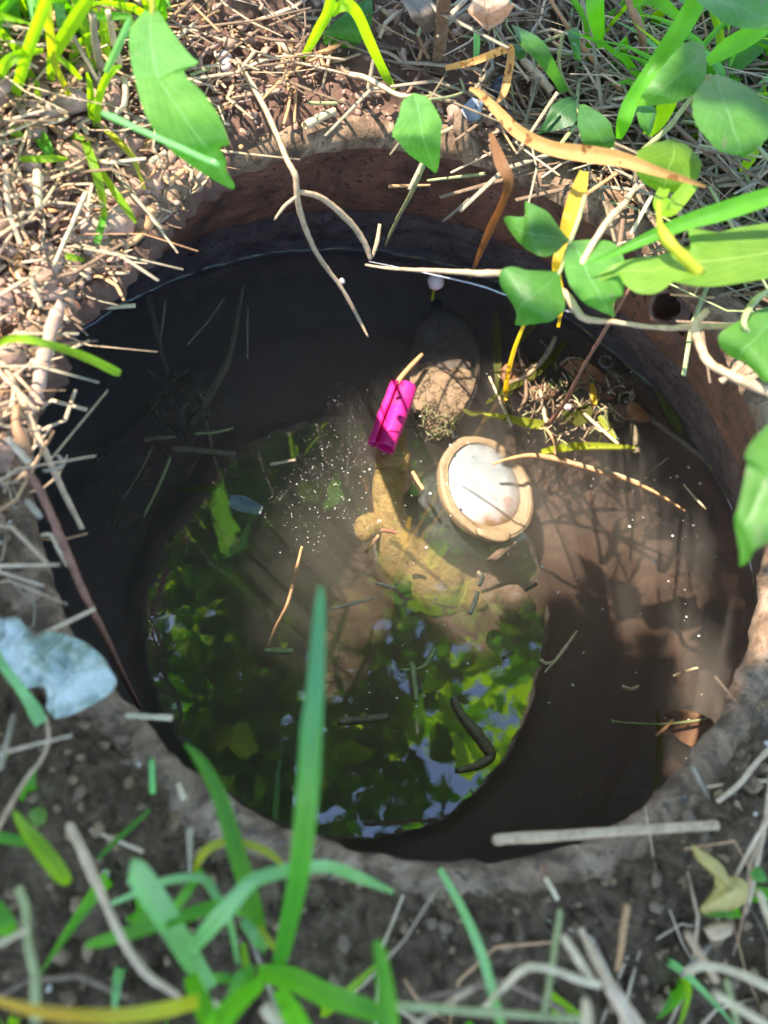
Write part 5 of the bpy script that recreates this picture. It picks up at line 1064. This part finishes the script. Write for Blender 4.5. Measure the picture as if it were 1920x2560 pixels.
def green_litter():
    V, Fc, UV, mi = [], [], [], []
    for k in range(700):
        d = random.choice([random.uniform(120, 156), random.uniform(122, 150), random.uniform(122, 150), random.uniform(25, 70), random.uniform(35, 60), random.uniform(-140, -40)])
        a = math.radians(d); q = rim_r(a)+random.uniform(.45, 2.2) if d > 0 else rim_r(a)+random.uniform(.22, 1.2)
        if 70 < d < 160 and q < 1.45: continue
        x, y = q*math.cos(a), q*math.sin(a); p = ground_point(x, y); b = random.uniform(0, 6.28); H = random.uniform(.15, .5)*R
        if d < 0: H *= .4
        dr = Vector((math.cos(b), math.sin(b), 0)); w_ = random.uniform(.008, .022)*R
        pr = [(p+dr*H*.9*t*t+up*H*(t-.35*t*t), w_*(1-t**2.2)+1e-5) for t in (0, .2, .4, .6, .8, 1)]
        v, fc, uv = blade_data(pr, .4, random.uniform(-.8, .8)); o = len(V); V += v; UV += uv
        Fc += [tuple(i+o for i in q_) for q_ in fc]; mi += [random.choice((0, 0, 1, 2))]*len(fc)
    for k in range(170):
        a = math.radians(random.uniform(122, 152)); q = random.uniform(1.35, 2.2); x, y = q*math.cos(a), q*math.sin(a); p = ground_point(x, y); b = random.uniform(0, 6.28); H = random.uniform(.2, .65)*R
        dr = Vector((math.cos(b), math.sin(b), 0)); w_ = random.uniform(.008, .02)*R
        pr = [(p+dr*H*.8*t*t+up*H*(t-.3*t*t), w_*(1-t**2.2)+1e-5) for t in (0, .2, .4, .6, .8, 1)]
        v, fc, uv = blade_data(pr, .4, random.uniform(-.8, .8)); o = len(V); V += v; UV += uv
        Fc += [tuple(i+o for i in q_) for q_ in fc]; mi += [random.choice((0, 1, 1))]*len(fc)
    tag(mesh_obj('grass', V, Fc, [blade_green, blade_lime, blade_blue], uvs=UV, midx=mi), 'short green grass growing on the soil round the pit', 'grass', kind='stuff')
green_litter()
def crumbs(name, label, n, dens, mats, rmin, rmax):
    bm = bmesh.new(); bmesh.ops.create_icosphere(bm, subdivisions=1, radius=1); bv = [v.co.copy() for v in bm.verts]; bf = [tuple(v.index for v in f.verts) for f in bm.faces]; bm.free()
    V, Fc, mi = [], [], []; c = t = 0
    while c < n and t < n*40:
        t += 1; a = random.uniform(-math.pi, math.pi); q = rim_r(a)+.05+random.random()**1.3*1.3; x, y = q*math.cos(a), q*math.sin(a)
        if random.random() > dens(math.degrees(a), q): continue
        c += 1; s = (rmin+(rmax-rmin)*random.random()**3)*R; z = max(gz(x, y), .008)+.3*s/R
        o = len(V); sq = Vector((random.uniform(.7, 1.4), random.uniform(.7, 1.4), random.uniform(.5, .9)))
        V += [Vector((x, y, z))*R+Vector((v.x*sq.x, v.y*sq.y, v.z*sq.z))*s*(1+.9*noise.noise(v*2.3+Vector((c*.7, 0, 0)))) for v in bv]
        Fc += [tuple(i+o for i in f) for f in bf]; mi += [random.randrange(len(mats))]*len(bf)
    tag(mesh_obj(name, V, Fc, mats, midx=mi), label, 'soil', kind='stuff')
crumbs('soil_crumbs', 'dark soil crumbs and small clods scattered on the front ground', 3000, lambda d, q: 1.0*(d < 20)+.3*(d < 100), [crumb_m, crumb_m, crumb_m, twig_brown], .003, .016)
crumbs('clay_crumbs', 'reddish clay crumbs on the back and left bank', 1800, lambda d, q: 1.0*(75 < d < 180)+.3*(d < -160), [crumb_r, crumb_r, twig_clay], .005, .024)
crumbs('clay_clods', 'rough reddish clay clods on the crumbling left edge of the pit', 260, lambda d, q: 1.0*(132 < d < 179 or d < -172)*(q < 1.5), [crumb_r, twig_clay], .012, .05)
crumbs('pale_grit', 'few pale grit grains on the soil', 90, lambda d, q: 1.0, [pebble], .006, .012)

# ------------------------------------------------------------------ overhead: the tree mirrored in the water, and an unseen one added for shade
def inside(poly, x, y):
    r = False; j = len(poly)-1
    for i in range(len(poly)):
        xi, yi = poly[i]; xj, yj = poly[j]
        if (yi > y) != (yj > y) and x < (xj-xi)*(y-yi)/(yj-yi)+xi: r = not r
        j = i
    return r
LIT = [
 (ZW, [(655, 1120), (700, 1040), (760, 930), (900, 820), (1300, 860), (1560, 940), (1660, 1090), (1620, 1170), (1440, 1260), (1300, 1360), (1170, 1490), (1040, 1480), (930, 1390), (830, 1280), (715, 1185)]),
 (.08, [(-300, 100), (120, 200), (250, 330), (420, 440), (560, 480), (440, 580), (330, 720), (310, 740), (180, 830), (90, 960), (20, 1080), (-60, 1060), (-300, 1100)]),
 (.25, [(-300, 100), (120, 200), (250, 300), (440, 440), (560, 480), (440, 600), (280, 700), (150, 800), (50, 940), (-40, 1040), (-300, 1050)]),
 (.25, [(-300, -300), (480, -300), (330, 100), (120, 260), (-300, 300)]),
 (.03, [(500, 190), (640, 150), (840, 140), (800, 220), (700, 260), (860, 300), (1000, 315), (1180, 325), (1130, 360), (850, 350), (620, 410), (560, 330)]),
 (.4, [(1180, 330), (1360, 330), (1640, 420), (1600, 480), (1350, 440)]),
 (.5, [(1460, 140), (1600, 190), (1640, 250), (1560, 330), (1480, 250)]), (.5, [(1700, 290), (1800, 300), (1860, 480), (1760, 470)]), (.4, [(1560, 330), (1700, 380), (1680, 460), (1560, 430)]), (.55, [(1400, 0), (1600, -50), (1500, 200), (1380, 300)]),
 (.42, [(1400, 640), (1560, 540), (1980, 520), (1980, 700), (1500, 720)]),
 (.3, [(1200, 650), (1460, 690), (1460, 740), (1180, 700)]),
 (.35, [(1730, 780), (1980, 900), (1980, 1080), (1760, 960)]),
 (.3, [(930, 640), (1180, 670), (1180, 710), (930, 690)]),
 (.5, [(1780, 1050), (1980, 1000), (1980, 1500), (1800, 1480)]),
]
def lit(p):                   # p in pit radii
    for z, poly in LIT:
        h = p.z-z
        if h < 0: continue
        g = Vector((p.x-SLOPE.x*h, p.y-SLOPE.y*h, z))
        d = g-CC; dz = d.dot(CF)
        if dz < .1: continue
        x, y = 960+FPX*d.dot(CR)/dz, 1280-FPX*d.dot(CU)/dz
        if inside(poly, x, y): return True
    return False
class Leaves:
    def __init__(s): s.V, s.F, s.UV, s.mi = [], [], [], []
    def add(s, p, L, d, n, m):
        d = d.normalized(); sd = n.cross(d).normalized(); n = d.cross(sd).normalized(); o = len(s.V); w_ = L*random.uniform(.42, .55)
        for t, q, u in ((-.5, 0, .5), (-.22, -.85, 0), (-.22, .85, 1), (.12, -.9, 0), (.12, .9, 1), (.5, 0, .5), (-.2, 0, .5), (.12, 0, .5)):
            s.V.append((p+d*L*t+sd*w_*.5*q+n*L*(.09*abs(q)-.25*max(0, t)**2))*R); s.UV.append((u, t+.5))
        s.F += [(o, o+6, o+1), (o, o+2, o+6), (o+1, o+6, o+7, o+3), (o+6, o+2, o+4, o+7), (o+3, o+7, o+5), (o+7, o+4, o+5)]; s.mi += [m]*6
def crosses(p, L):
    return any(lit(p+Vector((dx, dy, 0))) for dx, dy in ((0, 0), (L*.45, 0), (-L*.45, 0), (0, L*.45), (0, -L*.45)))
def mirrored(p):               # where a place overhead is seen in the water
    d = Vector((p.x, p.y, 2*ZW-p.z))-CC; z = d.dot(CF)
    return 960+FPX*d.dot(CR)/z, 1280-FPX*d.dot(CU)/z
GAPS = [[(800, 1980), (900, 1900), (1040, 1860), (1160, 1900), (1210, 2000), (1080, 2140), (830, 2140)], [(340, 1450), (480, 1540), (470, 1640), (340, 1640)], [(990, 1540), (1060, 1540), (1060, 1600), (990, 1600)], [(960, 1640), (1080, 1700), (1060, 1780), (960, 1720)]]
DIM_MIRROR = [(760, 900), (1450, 900), (1450, 1560), (1050, 1560), (760, 1460)]  # mirrored patch where leaves are made darker to dim the reflection
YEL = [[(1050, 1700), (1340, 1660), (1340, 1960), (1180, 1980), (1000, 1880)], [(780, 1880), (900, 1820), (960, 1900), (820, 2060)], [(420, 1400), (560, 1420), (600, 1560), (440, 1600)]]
tree = empty('tree', Vector((6.5, 9, 0))*R, 'leafy green tree overhead, seen only mirrored in the dark water', 'tree')
lv = Leaves(); n = 0
rng = random.Random(3)
clump = []
for k in range(54):          # clumps over the cone that the water mirrors
    H = rng.uniform(3.6, 10); ca, cq = rng.uniform(0, 6.28), math.sqrt(rng.random())
    rad = (.95+.36*H); c = Vector((-.1+.115*H+rad*cq*math.cos(ca), -.24+.27*H+rad*cq*math.sin(ca), H))
    clump.append((c, rng.uniform(.5, 1.1)))
for c, cr in clump:
    for k in range(24):
        p = c+Vector((rng.gauss(0, cr), rng.gauss(0, cr), rng.gauss(0, cr*.35))); L = rng.uniform(.35, .62)
        if p.z < 2.7: continue
        if crosses(p, L) or (any(inside(g, *mirrored(p)) for g in GAPS) and rng.random() < .85): continue
        nn = Vector((rng.gauss(0, .45), rng.gauss(0, .45), 1)).normalized(); b = rng.uniform(0, 6.28)
        lv.add(p, L, Vector((math.cos(b), math.sin(b), rng.gauss(-.2, .3))), nn, rng.choice((2, 2, 2, 0) if inside(DIM_MIRROR, *mirrored(p)) else (1, 1, 1, 0) if any(inside(g, *mirrored(p)) for g in YEL) else (0, 0, 2, 2, 1)))
for k in range(45):           # lower, nearer leaves of the same kind
    H = rng.uniform(2.2, 5); ca, cq = rng.uniform(0, 6.28), math.sqrt(rng.random()); rad = .8+.3*H
    p = Vector((-.1+.115*H+rad*cq*math.cos(ca), -.24+.27*H+rad*cq*math.sin(ca), H)); L = rng.uniform(.25, .55)
    if p.z < 2.6 and math.hypot(p.x-CC.x, p.y-CC.y) < .5: continue
    if crosses(p, L): continue
    nn = Vector((rng.gauss(0, .4), rng.gauss(0, .4), 1)).normalized(); b = rng.uniform(0, 6.28)
    lv.add(p, L, Vector((math.cos(b), math.sin(b), rng.gauss(-.2, .3))), nn, rng.choice((0, 1, 1, 2)))
k = 0
while k < 700:                # extra dark leaves added to dim the reflection over the meter
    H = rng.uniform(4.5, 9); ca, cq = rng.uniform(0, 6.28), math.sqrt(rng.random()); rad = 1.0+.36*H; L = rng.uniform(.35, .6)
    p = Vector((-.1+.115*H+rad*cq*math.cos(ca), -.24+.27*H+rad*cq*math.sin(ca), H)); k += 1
    if not inside(DIM_MIRROR, *mirrored(p)) or crosses(p, L): continue
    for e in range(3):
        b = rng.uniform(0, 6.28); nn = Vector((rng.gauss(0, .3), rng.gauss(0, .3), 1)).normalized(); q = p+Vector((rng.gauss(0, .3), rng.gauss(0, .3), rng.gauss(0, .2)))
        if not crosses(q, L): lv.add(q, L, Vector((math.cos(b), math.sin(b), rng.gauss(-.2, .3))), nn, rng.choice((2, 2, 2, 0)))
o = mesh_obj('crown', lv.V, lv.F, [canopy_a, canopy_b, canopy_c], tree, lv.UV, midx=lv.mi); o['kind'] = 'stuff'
def limb(name, pts, parent, m=bark):
    pr = [(Vector(q[:3])*R, q[3]*R) for q in catmull(pts, 6)]
    V, Fc, UV = tube_data(pr, 9, .15, 3); return mesh_obj(name, V, Fc, m, parent, UV)
limb('trunk', [(6.5, 9, -.3, .75), (6.4, 8.8, 3, .6), (6.0, 8.2, 7, .5), (5.6, 7.8, 12, .35), (5.4, 7.6, 16, .15)], tree)
for e in ((1.5, 3, 9.5), (3.2, 4.5, 13), (-1, 4, 12), (.6, 1.2, 7.5)):
    limb('limb', [(6.0, 8.2, 6.5, .28), ((6+e[0])/2, (8.2+e[1])/2, e[2]-.6, .17), (e[0], e[1], e[2], .06)], tree)
shade_tree = empty('tree', Vector((-9, -5, 0))*R, 'unseen leafy tree added beside the pit to dapple the front soil with shade', 'tree')  # out of view, added to cast shade on soil and water
lv = Leaves(); rng = random.Random(5)
for k in range(6500):         # shade thrown on the soil: leaves where the sunlight would pass
    g = Vector((rng.uniform(-2.4, 3.2), rng.uniform(-2.8, 3.2), 0)); H = rng.uniform(3.2, 7)
    p = Vector((g.x+SLOPE.x*H, g.y+SLOPE.y*H, H)); L = rng.uniform(.2, .38)
    if crosses(p, L*.8): continue
    nn = (SUN+Vector((rng.gauss(0, .35), rng.gauss(0, .35), rng.gauss(0, .2)))).normalized(); b = rng.uniform(0, 6.28)
    lv.add(p, L, Vector((math.cos(b), math.sin(b), rng.gauss(-.2, .3))), nn, rng.choice((0, 0, 1, 2)))
for k in range(1500):         # extra leaves added to keep the near half of the water in shade
    X, Y = rng.uniform(480, 1300), rng.uniform(1260, 2050); c0 = P('P', X, Y, ZW)/R; H = rng.uniform(3.4, 6.5)-ZW
    p = c0+Vector((SLOPE.x*H, SLOPE.y*H, H)); L = rng.uniform(.18, .3)
    if crosses(p, L*.35): continue
    nn = (SUN+Vector((rng.gauss(0, .3), rng.gauss(0, .3), 0))).normalized(); b = rng.uniform(0, 6.28)
    lv.add(p, L, Vector((math.cos(b), math.sin(b), rng.gauss(-.1, .2))), nn, rng.choice((0, 2, 2)))
o = mesh_obj('crown', lv.V, lv.F, [canopy_a, canopy_b, canopy_c], shade_tree, lv.UV, midx=lv.mi); o['kind'] = 'stuff'
limb('trunk', [(-9, -5, -.3, .5), (-8.6, -4.7, 2.5, .42), (-7.5, -4.0, 5, .3), (-6, -3, 7.5, .12)], shade_tree)
for e in ((-2.5, -1.4, 5.6), (-4.5, -1.2, 6.5)):
    limb('limb', [(-8.3, -4.5, 3.2, .2), ((-8.3+e[0])/2, (-4.5+e[1])/2, e[2]-.8, .12), (e[0], e[1], e[2], .03)], shade_tree)
